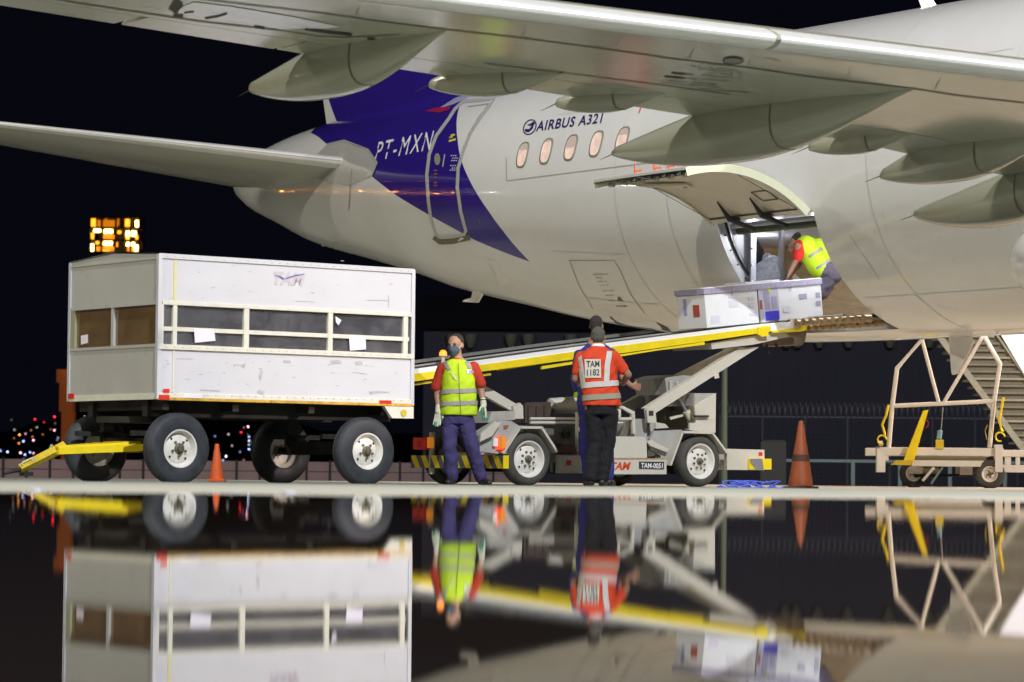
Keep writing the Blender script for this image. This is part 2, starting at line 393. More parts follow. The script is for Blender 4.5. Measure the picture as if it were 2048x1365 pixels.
plane = thing('airliner', (AC.x, AC.y, 0), 'white and indigo twin-jet airliner with its aft cargo door open above the belt loader', 'airplane')
OF0, OF1, OP0, OP1 = 3.98, 5.76, 17.0, 73.0     # cargo opening
front_px = [(953, 177), (937, 190), (922, 206), (915, 228), (913, 250), (915, 278), (920, 312), (929, 339), (951, 383), (978, 424), (1005, 461), (1037, 500), (1060, 524)]
rear_px = [(650, 286), (690, 319), (741, 351), (795, 393), (857, 430), (925, 467), (946, 479), (995, 500), (1040, 517), (1060, 524)]
def bound(px, extra):
    L = []
    for x, y in px:
        F, ph = hit(x, y); L.append((ph, F))
    L.sort(); return L
bf = bound(front_px, None); br = bound(rear_px, None)
br = [q for i, q in enumerate(br) if i == 0 or q[0] > br[i-1][0]+.3]
bf = [q for i, q in enumerate(bf) if i == 0 or q[0] > bf[i-1][0]+.3]
PT_ = max(bf[0][0], br[0][0])
bf = bf+[(150, bf[-1][1]-.35), (180, bf[-1][1]-.5)]; br = br+[(140, br[-1][1]-1.1), (180, br[-1][1]-1.9)]
def lin(t, x):
    if x <= t[0][0]: return t[0][1]
    for i in range(len(t)-1):
        if t[i+1][0] >= x: return t[i][1]+(t[i+1][1]-t[i][1])*(x-t[i][0])/(t[i+1][0]-t[i][0])
    return t[-1][1]
def fuselage():
    phs = sorted(set([i*2.0 for i in range(0, 180)]+[OP0, OP1, 360-OP0, PT_, 360-PT_]))
    phs = [p for p in phs if not any(abs(p-q) < .8 and p != q and p not in (OP0, OP1, PT_, 360-PT_) for q in (OP0, OP1, PT_, 360-PT_))]
    n0, n1, n2 = 26, 22, 14
    def row(ph):
        pp = ph if ph <= 180 else 360-ph
        f0 = lin(br, pp); f1 = lin(bf, pp)
        if pp <= PT_: f0 = f1 = max(bf[0][1], br[0][1])*.5+.5*bf[0][1]; f0 -= .01*0
        L = [-10.85+(f0+10.85)*i/n0 for i in range(n0)]+[f0+(f1-f0)*i/n1 for i in range(n1)]+[f1+(2.0-f1)*i/n2 for i in range(n2)]
        L += [2, 2.5, 3, 3.5, OF0, 4.6, 5.2, OF1, 6.4, 7, 8, 10, 13, 16, 20, 24, 28, 29, 30, 31, 32, 32.7, 33.3]
        return L
    rows = [row(p) for p in phs]; NF = len(rows[0]); NPH = len(phs)
    vs = []
    for ph, L in zip(phs, rows):
        for F in L: vs.append(S(F, ph))
    fs = []; mi = []
    for i in range(NPH):
        j = (i+1) % NPH
        p0 = phs[i]; p1 = phs[j] if j else 360
        mid = (p0+p1)/2; mm = mid if mid <= 180 else 360-mid
        for k in range(NF-1):
            fm = (rows[i][k]+rows[i][k+1])/2
            if OF0-.01 < fm < OF1+.01 and OP0-.1 <= p0 and p1 <= OP1+.1: continue
            fs.append((i*NF+k, j*NF+k, j*NF+k+1, i*NF+k+1)); mi.append(1 if (n0 <= k < n0+n1 and mm > PT_) else 0)
    mb = MB(); mb.v = vs; mb.f = fs; mb.m = mi; mb.sm = [True]*len(fs)
    # tail end cap
    mb.add([S(-10.85, p) for p in range(0, 360, 10)], [tuple(range(36))], 2)
    return mb.build('fuselage', [M_FUS, M_PUR, M_DARK], plane)
fus = fuselage()

def strip(mb, pts, w, mi=0, surf=FP, off=.005, closed=False):
    """thin flat strip following a pixel polyline, laid on the surface"""
    n = len(pts); L = []; Q = []
    # subdivide
    P2 = []
    for i in range(n if closed else n-1):
        a = pts[i]; b = pts[(i+1) % n]; k = max(1, int(math.hypot(b[0]-a[0], b[1]-a[1])/18))
        for q in range(k): P2.append((a[0]+(b[0]-a[0])*q/k, a[1]+(b[1]-a[1])*q/k))
    if not closed: P2.append(pts[-1])
    n = len(P2); vs = []
    for i, p in enumerate(P2):
        a = P2[i-1] if (i or closed) else p; b = P2[(i+1) % n] if (i < n-1 or closed) else p
        dx, dy = b[0]-a[0], b[1]-a[1]; l = math.hypot(dx, dy) or 1
        nx, ny = -dy/l*w/2, dx/l*w/2
        vs += [surf(p[0]+nx, p[1]+ny, off), surf(p[0]-nx, p[1]-ny, off)]
    fs = [(2*i, 2*i+1, 2*((i+1) % n)+1, 2*((i+1) % n)) for i in range(n if closed else n-1)]
    mb.add(vs, fs, mi, True)
def patch(mb, pts, mi=0, surf=FP, off=.005):
    """filled polygon subdivided as a fan with rings, laid on the surface"""
    cx = sum(p[0] for p in pts)/len(pts); cy = sum(p[1] for p in pts)/len(pts); n = len(pts); K = 3
    vs = [surf(cx, cy, off)]; fs = []
    for r in range(1, K+1):
        for p in pts: vs.append(surf(cx+(p[0]-cx)*r/K, cy+(p[1]-cy)*r/K, off))
    for i in range(n):
        j = (i+1) % n; fs.append((0, 1+i, 1+j))
        for r in range(K-1): fs.append((1+r*n+i, 1+(r+1)*n+i, 1+(r+1)*n+j, 1+r*n+j))
    mb.add(vs, fs, mi, True)
def text_px(mb, txt, p0, p1, hv, mi=0, surf=FP, off=.006, bold=.02, shear=0, sp=1.12):
    put_text(mb, txt, lambda x, y: surf(p0[0]+(p1[0]-p0[0])*x+hv[0]*y, p0[1]+(p1[1]-p0[1])*x+hv[1]*y, off), mi, bold, shear, sp)

def fuselage_details():
    # livery flashes
    mb = MB(); patch(mb, [(850, 223), (868, 217), (902, 213), (898, 221), (878, 226)]); mb.build('red_flash', M_REDP, plane)
    mb = MB(); patch(mb, [(875, 219), (912, 196), (944, 186), (932, 198), (908, 209)]); mb.build('pale_flash', mat('pale_flash_paint', (.36, .36, .52), .3), plane)
    mb = MB(); text_px(mb, 'PT-MXN', (749, 323), (860, 300), (9, -38), bold=0, sp=1.25); mb.build('registration_lettering', M_WHITEP, plane)
    mb = MB(); text_px(mb, 'AIRBUS A321', (1072, 263), (1203, 246), (5, -20), bold=.018); mb.build('type_lettering', M_NAVY, plane)
    mb = MB()
    el = [(1060+12.5*math.cos(t)+2*math.sin(t), 255-14.5*math.sin(t)-1.8*math.cos(t)) for t in [2*math.pi*i/28 for i in range(28)]]
    strip(mb, el, 2.2, 0, closed=True); patch(mb, [(1050, 259), (1056, 262), (1062, 257), (1070, 246), (1066, 258), (1058, 265), (1051, 264)], 0, off=.006)
    patch(mb, [(1054, 250), (1060, 249), (1068, 244), (1071, 248), (1062, 253)], 0, off=.006)
    mb.build('round_emblem', M_NAVY, plane)
    # cabin windows
    for i in range(5):
        F = -.06+.5425*i; ph = hit(1042+49.5*i*1.0, 310-7.5*i)[1] if i < 5 else 101.46
        z0 = 4.29
        w, b, zc = fsec(F); ph = math.degrees(math.acos(-(z0-zc)/b))
        def ring(sx, sz, off, n=20):
            L = []
            for k in range(n):
                t = 2*math.pi*k/n; c, s_ = math.cos(t), math.sin(t)
                L.append(S(F+sx*math.copysign(abs(c)**.7, c), ph+math.degrees(sz*math.copysign(abs(s_)**.7, s_)/b), off))
            return L
        mb = MB(); o1 = ring(.132, .183, .004); i1 = ring(.105, .155, .012); i2 = ring(.100, .150, -.0)
        n = 20; mb.add(o1+i1, [(k, (k+1) % n, n+(k+1) % n, n+k) for k in range(n)], 0, True)
        wf = mb.build('window', M_OLIVE, plane)
        mb = MB(); pn = ring(.106, .156, .007); mb.add(pn, [tuple(range(n))]); mb.build('pane', M_CABIN, wf)
        fr_ = (.35, .12, .62, .0, .45, .25, .7, .1, .3)[i]
        if fr_ > .05:
            pb = ring(.098, .148, .0095); zc_ = max(p.z for p in pb); zl_ = min(p.z for p in pb); cut = zc_-(zc_-zl_)*fr_; q = [p for p in pb if p.z >= cut]
            q.sort(key=lambda p: math.atan2(p.z-cut-.001, (Vector((p.x, p.y))-Vector((pb[5].x, pb[5].y))).dot(Vector((aA.x, aA.y)))))
            if len(q) > 3: mb = MB(); mb.add(q, [tuple(range(len(q)))]); mb.build('blind', mat('window_blind', (.42, .36, .33), .6, emit=(1, .72, .62), estr=.16), wf)
    # rear passenger door
    door = MB()
    loop = [(926, 204), (910, 219), (898, 238), (873, 272), (859, 309), (854, 351), (857, 400), (863, 444), (871, 468), (880, 475), (905, 474), (929, 469), (932, 462), (922, 424), (915, 375), (917, 336), (927, 302), (942, 265), (966, 229), (990, 198)]
    strip(door, loop, 6.5, closed=True); d = door.build('passenger_door', M_SILVER, plane)
    mb = MB(); strip(mb, [(936, 214), (966, 210), (978, 208)], 2.0); strip(mb, [(978, 208), (957, 236), (938, 268), (927, 296)], 2.0); mb.build('inner_seam', mat('grey_seam', (.33, .33, .31), .4), d)
    mb = MB(); strip(mb, [(868, 474), (880, 484), (905, 483), (940, 475)], 11, off=.004); mb.build('scuff_plate', mat('brown_scuff_plate', (.17, .15, .09), .6, var=.3, scale=12), d)
    mb = MB(); patch(mb, [(875+6*math.cos(t), 319-12*math.sin(t)) for t in [2*math.pi*i/16 for i in range(16)]]); mb.build('porthole', mat('dull_porthole', (.30, .28, .20), .3), d)
    mb = MB(); strip(mb, [(890, 309), (886, 334)], 2.2); mb.build('handle', M_SILVER, d)
    mb = MB()
    for (x, y) in ((908, 312), (911, 317), (909, 322), (907, 332), (910, 337), (906, 341)):
        for k in range(3): strip(mb, [(x-6+k*4.4, y), (x-3.2+k*4.4, y-.4)], 2.2)
    mb.build('door_placard', mat('pale_placard', (.5, .5, .62), .5), d)
    mb = MB()
    strip(mb, [(898, 283), (912, 279)], 4); strip(mb, [(902, 272), (910, 270)], 4); strip(mb, [(899, 276), (906, 274)], 3)
    mb.build('yellow_placard', mat('yellow_placard_ink', (.6, .55, .03), .5), d)
    mb = MB()
    for y in (342, 349, 356, 366, 372): strip(mb, [(868, y), (875, y-1)], 3)
    mb.build('orange_placard', mat('dim_orange_ink', (.25, .09, .03), .5), d)
    # panel lines
    mb = MB(); strip(mb, [(1013, 316), (1014, 362)], 1.3); strip(mb, [(1014, 362), (1180, 341), (1330, 322)], 1.5)
    strip(mb, [(1139, 521), (1229, 521), (1240, 540), (1262, 590), (1290, 628)], 1.4); strip(mb, [(1139, 521), (1160, 575), (1195, 632)], 1.2)
    strip(mb, [(1700, 470), (1760, 560)], .8)
    mb.build('panel_seam', M_FAINT, plane)
    lap = mat('lap_joint', (.60, .60, .58), .35)
    for F0_ in (2.05, 3.1, 6.75, 8.9):
        mb = MB(); vs = []
        for k in range(45):
            ph = 14+k*3.2; vs += [S(F0_, ph, .003), S(F0_+.013, ph, .003)]
        mb.add(vs, [(2*k, 2*k+1, 2*k+3, 2*k+2) for k in range(44)], 0, True); mb.build('frame_lap', lap, plane)
    for ph in (38, 62, 120):
        for (fa, fb) in ((.4, 2.0), (5.9, 8.8)):
            if ph == 62 and fa > 5: continue
            mb = MB(); vs = []
            for k in range(25):
                F_ = fa+(fb-fa)*k/24; vs += [S(F_, ph, .003), S(F_, ph+.35, .003)]
            mb.add(vs, [(2*k, 2*k+1, 2*k+3, 2*k+2) for k in range(24)], 0, True); mb.build('stringer_lap', lap, plane)
    rv = MB(); rn = random.Random(9)
    for F0_ in (2.11, 6.81):
        for k in range(90):
            p = S(F0_, 16+k*1.5, .004); rv.add([p, p+Vector((.008, .0, .004)), p+Vector((.004, 0, .010))], [(0, 1, 2)])
    rv.build('rivet_rows', M_FAINT, plane, kind='stuff')
    gr = MB()
    for _ in range(90):
        F_ = rn.uniform(-8, 9); ph = rn.uniform(20, 75); L_ = rn.uniform(.5, 2.2)
        if OF0-.2 < F_ < OF1+.2: continue
        w_ = rn.uniform(.004, .014); gr.add([S(F_, ph, .0035), S(F_+w_, ph, .0035), S(F_+w_*.4, ph-L_*2, .0035)], [(0, 1, 2)])
    gr.build('grime_streaks', mat('drain_streak', (.50, .47, .40), .4), plane, kind='stuff')
    mb = MB()
    for (x, y, w) in ((1186, 549, 32), (1193, 556, 20), (1196, 563, 18), (1200, 571, 18), (1205, 582, 24), (1211, 591, 18), (1216, 601, 14), (1232, 613, 24)):
        k = int(w/3.4)
        for q in range(k):
            if random.random() < .8: strip(mb, [(x+q*3.4, y-.1*q), (x+q*3.4+2.4, y-.1*q)], 1.8 if y != 613 else 3)
    mb.build('small_placard', mat('brown_placard_ink', (.33, .30, .24), .5), plane)
    mb = MB(); strip(mb, [(1221, 634), (1232, 645), (1262, 655), (1305, 660)], 4, off=.004); patch(mb, [(1312, 644), (1335, 655), (1345, 664), (1325, 660)]); mb.build('belly_vent', M_DARK, plane)
    mb = MB(); patch(mb, [(974, 519), (990, 520), (1020, 566), (1003, 571), (996, 562)]); strip(mb, [(974, 519), (996, 562), (1003, 571)], 1.5, off=.007); mb.build('white_panel', mat('pale_panel', (.78, .78, .78), .3), plane)
    # scratch-like red marks and door brackets
    mb = MB(); strip(mb, [(1283, 214), (1278, 227)], 2.5); mb.build('orange_tick', M_ORANGE, plane)
    # belly fins and drain masts
    def blade(pts_px, Y, th=.03, name='belly_antenna', m=M_FUS):
        q = [P(x, y, Y) for x, y in pts_px]; mb = MB(); e = Vector((oA.x, oA.y, 0))*th
        mb.poly([p-e/2 for p in q], e); return mb.build(name, m, plane)
    ic = lambda px: (lambda k: (AC.x+0.5627/.8266*AC.y)/1)(0)
    blade([(1899, 668), (1936, 668), (1948, 682), (1938, 706), (1915, 748), (1906, 750), (1904, 742)], 33.4)
    blade([(950, 568), (972, 578), (956, 606), (926, 604), (930, 600), (944, 596)], 41.3)
    blade([(648, 474), (660, 486), (655, 494), (645, 492)], 45.0, name='drain_mast')
    # top blade antenna
    blade([(1848, 24), (1836, -8), (1838, -14), (1856, -14), (1876, 18)], 33.9, name='top_antenna', m=M_FUS)
    # wing-body fairing at the belly
    mb = MB(); rings = []
    for i in range(24):
        t = i/23; F = 8.45+14.5*t; k = math.sin(math.pi*min(1, t*3.2+.001)/2)**.5 if t < .3125 else (1 if t < .75 else math.cos((t-.75)/.25*math.pi/2)**.6+.001)
        rings.append([ac(F, (1.0+1.25*k)*math.cos(a), 2.32+.66*k*math.sin(a)) for a in [2*math.pi*q/28 for q in range(28)]])
    mb.rings(rings); mb.build('belly_fairing', M_FUS, plane)
    mb = MB(); rs = []
    for i in range(15):
        t = math.pi*(i+.02)/14.04; rs.append([ac(10.15-1.6*math.cos(t), 1.35+.80*math.sin(t)*math.cos(a), 2.42+.62*math.sin(t)*math.sin(a)) for a in [2*math.pi*q/24 for q in range(24)]])
    mb.rings(rs); mb.build('gear_bay_fairing', M_FUS, plane)
fuselage_details()

def cargo_bay():
    # reveal frame round the opening
    mb = MB()
    def loop(d):
        L = []
        for i in range(13): L.append(S(OF0, OP0+(OP1-OP0)*i/12, -d))
        for i in range(1, 8): L.append(S(OF0+(OF1-OF0)*i/7, OP1, -d))
        for i in range(1, 13): L.append(S(OF1, OP1-(OP1-OP0)*i/12, -d))
        for i in range(1, 7): L.append(S(OF1-(OF1-OF0)*i/7, OP0, -d))
        return L
    a = loop(0); b = loop(.16); n = len(a)
    mb.add(a+b, [(k, (k+1) % n, n+(k+1) % n, n+k) for k in range(n)], 0)
    # inner flange inside the hole so the frame reads as a thick grey lip
    fr = mb.build('door_frame', mat('grey_primer_frame', (.50, .51, .54), .35, metal=.2, var=.08, scale=9), plane)
    mb = MB()
    for i in range(9):
        p = S(OF0+.004, OP0+8+i*6, -.075); mb.sphere(p, .011, 0, 8, 5)
    mb.build('rivet', M_DARK, fr)
    # edge seal line
    mb = MB()
    L = [S(OF0+.012, OP0+(OP1-OP0)*i/14, -.13) for i in range(15)]
    mb.tube(L, .014, 6); mb.build('door_seal', M_RUBBER, fr)
    # hold shell: side walls, ceiling, floor, far wall
    z0, z1 = 2.02, 3.16
    mb = MB()
    def quad(mb, pts, mi=0): mb.add(pts, [(0, 1, 2, 3)], mi)
    mb = MB(); quad(mb, [ac(1.2, -1.0, z0+.1), ac(8, -1.2, z0), ac(8, -1.55, 3.3), ac(1.2, -1.55, 3.3)]); mb.build('hold_wall', M_HOLD, plane)
    for k in range(9):
        F = 2.9+k*.53; mb = MB(); mb.box((0, 0, 0), (.05, .03, 1)); mb = MB()
        mb.poly([ac(F, -1.14, z0), ac(F+.05, -1.14, z0), ac(F+.05, -1.49, 3.3), ac(F, -1.49, 3.3)], Vector((oA.x, oA.y, 0))*.02); mb.build('wall_rib', M_HOLDF, plane)
    mb = MB(); quad(mb, [ac(7.6, -1.2, z0), ac(7.6, .95, z0), ac(7.6, 1.65, 3.15), ac(7.6, -1.5, 3.15)]); mb.build('hold_bulkhead', M_HOLD, plane)
    mb = MB(); quad(mb, [ac(1.2, -1.6, z1), ac(8, -1.6, z1), ac(8, 1.62, z1+.02), ac(1.2, 1.62, z1+.02)]); mb.build('hold_ceiling', M_HOLDW, plane)
    mb = MB(); quad(mb, [ac(1.2, -.5, z0+.04), ac(8, -.9, z0), ac(8, .95, z0), ac(1.2, .5, z0+.04)]); mb.build('hold_floor', M_HOLDF, plane)
    # header area above the opening: darker structure, with hinge beam and ducts
    mb = MB()
    for (T, z, r, mi) in ((1.66, 3.10, .03, 0), (1.56, 3.05, .045, 1), (1.42, 3.09, .03, 0)):
        mb.tube([ac(OF0+.02, T, z), ac(OF1-.02, T, z)], r, 8, mi)
    mb.build('header_pipe', [M_HOLDW, M_PRIMER], plane)
    mb = MB(); q = [(-.6, 2.1), (.6, 2.1), (1.4, 2.6), (1.62, 3.17), (-1.62, 3.17), (-1.4, 2.6)]; mb.add([ac(1.2, a_, b_) for a_, b_ in q], [tuple(range(6))]); mb.build('hold_aft_wall', M_HOLD, plane)
    for z_ in (2.35, 2.55, 2.75, 2.95):
        mb = MB(); mb.poly([ac(1.22, -1.2, z_), ac(1.22, 1.3, z_), ac(1.22, 1.3, z_+.05), ac(1.22, -1.2, z_+.05)], Vector((aA.x, aA.y, 0))*.03); mb.build('wall_batten', M_HOLDF, plane)
    # aft net panel (white) with riveted post
    mb = MB(); mb.add([ac(3.97, 1.36, 2.25), ac(3.97, 1.36, z1)]+[S(3.97, OP1-2-i*5, -.19) for i in range(6)], [tuple(range(8))])
    pan = mb.build('white_partition', M_HOLDW, plane)
    mb = MB(); c = ac(4.0, .98, 0); e1 = Vector((aA.x, aA.y, 0)); e2 = Vector((oA.x, oA.y, 0))
    def post(mb, F, T, zz0, zz1, w): mb.poly([ac(F-w, T-w, zz0), ac(F+w, T-w, zz0), ac(F+w, T+w, zz0), ac(F-w, T+w, zz0)], (0, 0, zz1-zz0))
    mb = MB(); post(mb, 4.0, 1.36, z0, z1, .04); po = mb.build('partition_post', mat('grey_post', (.42, .42, .48), .35, metal=.4), plane)
    mb = MB()
    for k in range(5): mb.sphere(ac(4.045, 1.385, 2.25+k*.2), .018, 0, 8, 5)
    mb.build('rivet', M_WHITEP, po)
    mb = MB(); post(mb, 3.45, .44, z0, z1, .028); mb.build('hold_post', mat('grey_post', (.42, .42, .48), .35), plane)
    # lamp in the hold ceiling
    mb = MB(); mb.poly([ac(4.15, 1.25, z1-.02), ac(4.30, 1.25, z1-.02), ac(4.30, 1.12, z1-.02), ac(4.15, 1.12, z1-.02)], (0, 0, -.02))
    mb.build('hold_lamp', mat('lit_hold_lamp', (1, 1, 1), .3, emit=(.9, .95, 1), estr=9), plane)
    for (F, T, e) in ((4.7, .9, 20), (5.2, -.1, 40), (2.6, .2, 26)):
        l = bpy.data.lights.new('hold_light', 'POINT'); l.energy = e; l.color = (.95, .97, 1); l.shadow_soft_size = .06
        lo = bpy.data.objects.new('hold_light', l); COL.objects.link(lo); lo.location = ac(F, T, z1-.1)
    # rollers along the sill
    for k in range(11):
        F = 4.30+k*.135
        mb = MB(); mb.lathe([(0, -.055), (.045, -.055), (.045, .055), (0, .055)], ac(F, .98-.0*k, 1.965), (oA.x, oA.y, 0), 10)
        mb.build('roller', mat('worn_roller', (.34, .24, .13), .4, metal=.5, var=.5, scale=20), plane)
    for k in range(11):
        F = 4.30+k*.135
        mb = MB(); mb.lathe([(0, -.05), (.04, -.05), (.04, .05), (0, .05)], ac(F, .78, 1.915), (oA.x, oA.y, 0), 10)
        mb.build('roller', MATS['worn_roller'], plane)
    # the door itself: an arc panel swung up about its top edge
    H = Vector(toac(S(OF0, OP1))+(0,)); wz = S(4.9, OP1); hT = toac(wz)[1]; hZ = wz.z
    ang = R(147)
    def DP(F, ph, off):
        w, b, zc = fsec(F); T = (w+off)*math.sin(R(ph)); z = zc-(b+off)*math.cos(R(ph))
        dT, dz = T-hT, z-hZ
        return ac(F, hT+dT*math.cos(ang)-dz*math.sin(ang)+.02, hZ+dT*math.sin(ang)+dz*math.cos(ang)+.02)
    N = 18; F0, F1 = OF0+.02, OF1-.02
    def grid(off, ph0, ph1, f0, f1, n=N, m=8): return [[DP(f0+(f1-f0)*j/m, ph0+(ph1-ph0)*i/n, off) for j in range(m+1)] for i in range(n+1)]
    def sheet(mb, g, mi=0):
        n = len(g); m = len(g[0]); mb.add([v for r in g for v in r], [(i*m+j, i*m+j+1, (i+1)*m+j+1, (i+1)*m+j) for i in range(n-1) for j in range(m-1)], mi, True)
    mb = MB(); sheet(mb, grid(0, OP0, OP1, F0, F1)); dr = mb.build('cargo_door', M_FUS, plane)
    # edge band (cream)
    mb = MB()
    for f in (F0, F1):
        o_ = [DP(f, OP0+(OP1-OP0)*i/N, -.002) for i in range(N+1)]; i_ = [DP(f, OP0+(OP1-OP0)*i/N, -.10) for i in range(N+1)]
        fi = f+(.03 if f == F0 else -.03)
        j_ = [DP(fi, OP0+(OP1-OP0)*i/N, -.10) for i in range(N+1)]; k_ = [DP(fi, OP0+(OP1-OP0)*i/N, -.06) for i in range(N+1)]
        m = N+1
        mb.add(o_+i_+j_+k_, [(q*m+i, q*m+i+1, (q+1)*m+i+1, (q+1)*m+i) for q in range(3) for i in range(N)], 0, False)
    mb.build('door_edge', M_DOORED, dr)
    mb = MB(); f0, f1 = F0+.03, F1-.03
    sheet(mb, grid(-.085, OP0+14, OP1-1, f0, f1)); mb.build('door_liner', M_LINER, dr)
    mb = MB(); sheet(mb, grid(-.03, OP0+.4, OP0+14, f0, f1, 4)); mb.build('latch_bay', M_PRIMER, dr)
    mb = MB(); g = [[DP(F0+(F1-F0)*j/8, OP0, -.0-.03*i) for j in range(9)] for i in range(2)]; sheet(mb, g); mb.build('lower_lip', M_FUS, dr)
    for k in range(6):
        F = F0+.18+k*.28
        mb = MB(); mb.lathe([(.0, -.035), (.028, -.035), (.028, .035), (0, .035)], DP(F, OP0+3.5, -.095), (aA.x, aA.y, 0), 10); mb.lathe([(0, -.02), (.02, -.02), (.02, .02), (0, .02)], DP(F, OP0+7, -.075), (aA.x, aA.y, 0), 8)
        mb.build('latch', M_STEEL, dr)
    # liner details: seam lines, bracket with holes, hinge arms
    mb = MB()
    def dstrip(mb, pts, w, off=-.092):
        vs = []
        for i, (F, ph) in enumerate(pts):
            a = pts[max(0, i-1)]; b = pts[min(len(pts)-1, i+1)]; d = (b[0]-a[0], (b[1]-a[1])*.035); l = math.hypot(*d)
            nx, ny = -d[1]/l*w/2, d[0]/l*w/2/.035
            vs += [DP(F+nx, ph+ny, off), DP(F-nx, ph-ny, off)]
        mb.add(vs, [(2*i, 2*i+1, 2*i+3, 2*i+2) for i in range(len(pts)-1)])
    dstrip(mb, [(f0+.03, OP0+15), (f0+.03, 40), (f0+.03, OP1-4)], .02); dstrip(mb, [(f1-.03, OP0+15), (f1-.03, 40), (f1-.03, OP1-4)], .02)
    dstrip(mb, [(f0+.03, OP1-3.5), (4.6, OP1-3.5), (5.2, OP1-3.5), (f1-.03, OP1-3.5)], .03)
    dstrip(mb, [(5.28, 57), (5.55, 57)], .02); dstrip(mb, [(5.28, 63), (5.55, 63)], .02); dstrip(mb, [(5.28, 57), (5.28, 63)], .02); dstrip(mb, [(5.55, 57), (5.55, 63)], .02)
    mb.build('liner_seam', mat('dark_seam', (.05, .045, .03), .6), dr)
    mb = MB()
    mb.poly([DP(4.1, 33, -.10), DP(4.1, 38, -.10), DP(4.62, 47, -.10), DP(4.66, 42, -.10)], DP(4.3, 40, -.125)-DP(4.3, 40, -.10)); br_ = mb.build('bracket', M_LINER, dr)
    mb = MB()
    for k in range(5):
        c = DP(4.18+k*.1, 36.5+k*1.9, -.128); nrm = (DP(4.3, 40, -.13)-DP(4.3, 40, -.10)).normalized()
        mb.lathe([(0, 0), (.026, 0), (.026, .004), (0, .004)], c, nrm, 12)
    mb.build('bracket_hole', M_DARK, br_)
    for F in (4.55, 5.15):
        mb = MB(); a_ = DP(F, 60, -.10); b_ = ac(F+.02, hT-.10, hZ-.12); c_ = DP(F+.05, 70, -.09)
        mb.tube([a_, DP(F, 68, -.17), b_], [.008, .035, .03], 8); mb.tube([DP(F+.1, 70, -.13), DP(F, 68, -.15), DP(F-.1, 70, -.12)], .022, 6)
        mb.build('hinge_arm', mat('black_hinge', (.03, .03, .035), .4), dr)
    for (F, h_) in ((4.35, .14), (4.72, .16), (4.98, .14)):
        mb = MB(); c = DP(F, OP0+10, .005); mb.tube([c, c+Vector((0, 0, h_*.8))], .009, 6); mb.tube([c+Vector((0, 0, .02)), c+Vector((.08, 0, .03))], .012, 6)
        mb.build('red_handle', M_ORANGE, dr)
cargo_bay()

# ---- wings
GD = .10
def zlow(F, T): return 2.65+GD*(T-1.97)
FLE = lambda T: 17.7-.503*(T-1.97)
def FTE(T): return 11.60 if T < 6.35 else 11.60-.26*(T-6.35)
def wing_pt(T, xc, upper):
    """xc 0 at leading edge; returns ac coords point"""
    c = FLE(T)-FTE(T); th = c*(.135 if T < 6 else .115)
    F = FLE(T)-c*xc
    base = zlow(F, T)
    if upper:
        z = base+.06+.10*min(1, math.sqrt(xc/.05))+.085*c*math.sin(math.pi*min(1, max(0, xc-.03)/.8)/1.6)*.8
        # taper to a thin trailing edge
        k = min(1, (1-xc)/.5); z = base+ (z-base)*(k**.9)+.012
        if xc < .05: z = base+.06+.10*math.sqrt(xc/.05)
    else:
        z = base+(.06*(1-math.sqrt(1-(1-min(1, xc/.06))**2)) if xc < .06 else 0)
    return F, z
def AW(T, xc, upper, side=1, dz=0):
    F, z = wing_pt(T, xc, upper); return ac(F, T*side, z+dz)
def wing_loft(name, Ts, x0, x1, m, parent, side=1, n=14, grow=0):
    rings = []
    for T in Ts:
        xs = [x0+(x1-x0)*(i/n)**(1.8 if x0 == 0 else 1) for i in range(n+1)]
        up = [AW(T, x, True, side, grow) for x in xs][::-1]; lo = [AW(T, x, False, side, -grow) for x in xs]
        if x0 == 0: lo = lo[1:]
        rings.append(up+lo)
    mb = MB(); mb.rings(rings); return mb.build(name, m, parent)
def frange(a, b, n): return [a+(b-a)*i/n for i in range(n+1)]
for side in (1, -1):
    Ts = [1.2, 1.97, 3, 4, 5, 6.35, 7.5, 9, 11, 13, 15, 17.0]
    wing_loft('wing', Ts, 0, .80, M_WING, plane, side)
    for (a, b) in ((2.5, 9.22), (9.26, 12.02), (12.06, 14.6), (14.64, 16.7)):
        wing_loft('slat', frange(a, b, 5), 0, .045, M_METAL, plane, side, grow=.004)
    for (nm, a, b) in (('flap', 2.1, 6.33), ('flap', 6.38, 11.45), ('flap', 11.48, 12.7), ('aileron', 12.76, 16.2), ('wing_tip_edge', 16.22, 17.0)):
        wing_loft(nm, frange(a, b, 4), .806, 1.0, M_WING, plane, side, n=6)
    mb = MB(); tp = ac(FTE(17)-.2, 17.05*side, 0); z = zlow(0, 17)
    mb.poly([ac(FLE(17), 17.02*side, z+.1), ac(FTE(17)-.3, 17.02*side, z+.95), ac(FTE(17)-.5, 17.02*side, z+.9), ac(FTE(17), 17.02*side, z+.1), ac(FTE(17)-.4, 17.02*side, z-.6), ac(FTE(17)-.1, 17.02*side, z-.62)], Vector((oA.x, oA.y, 0))*.05)
    mb.build('wing_tip_fence', M_FUS, plane)

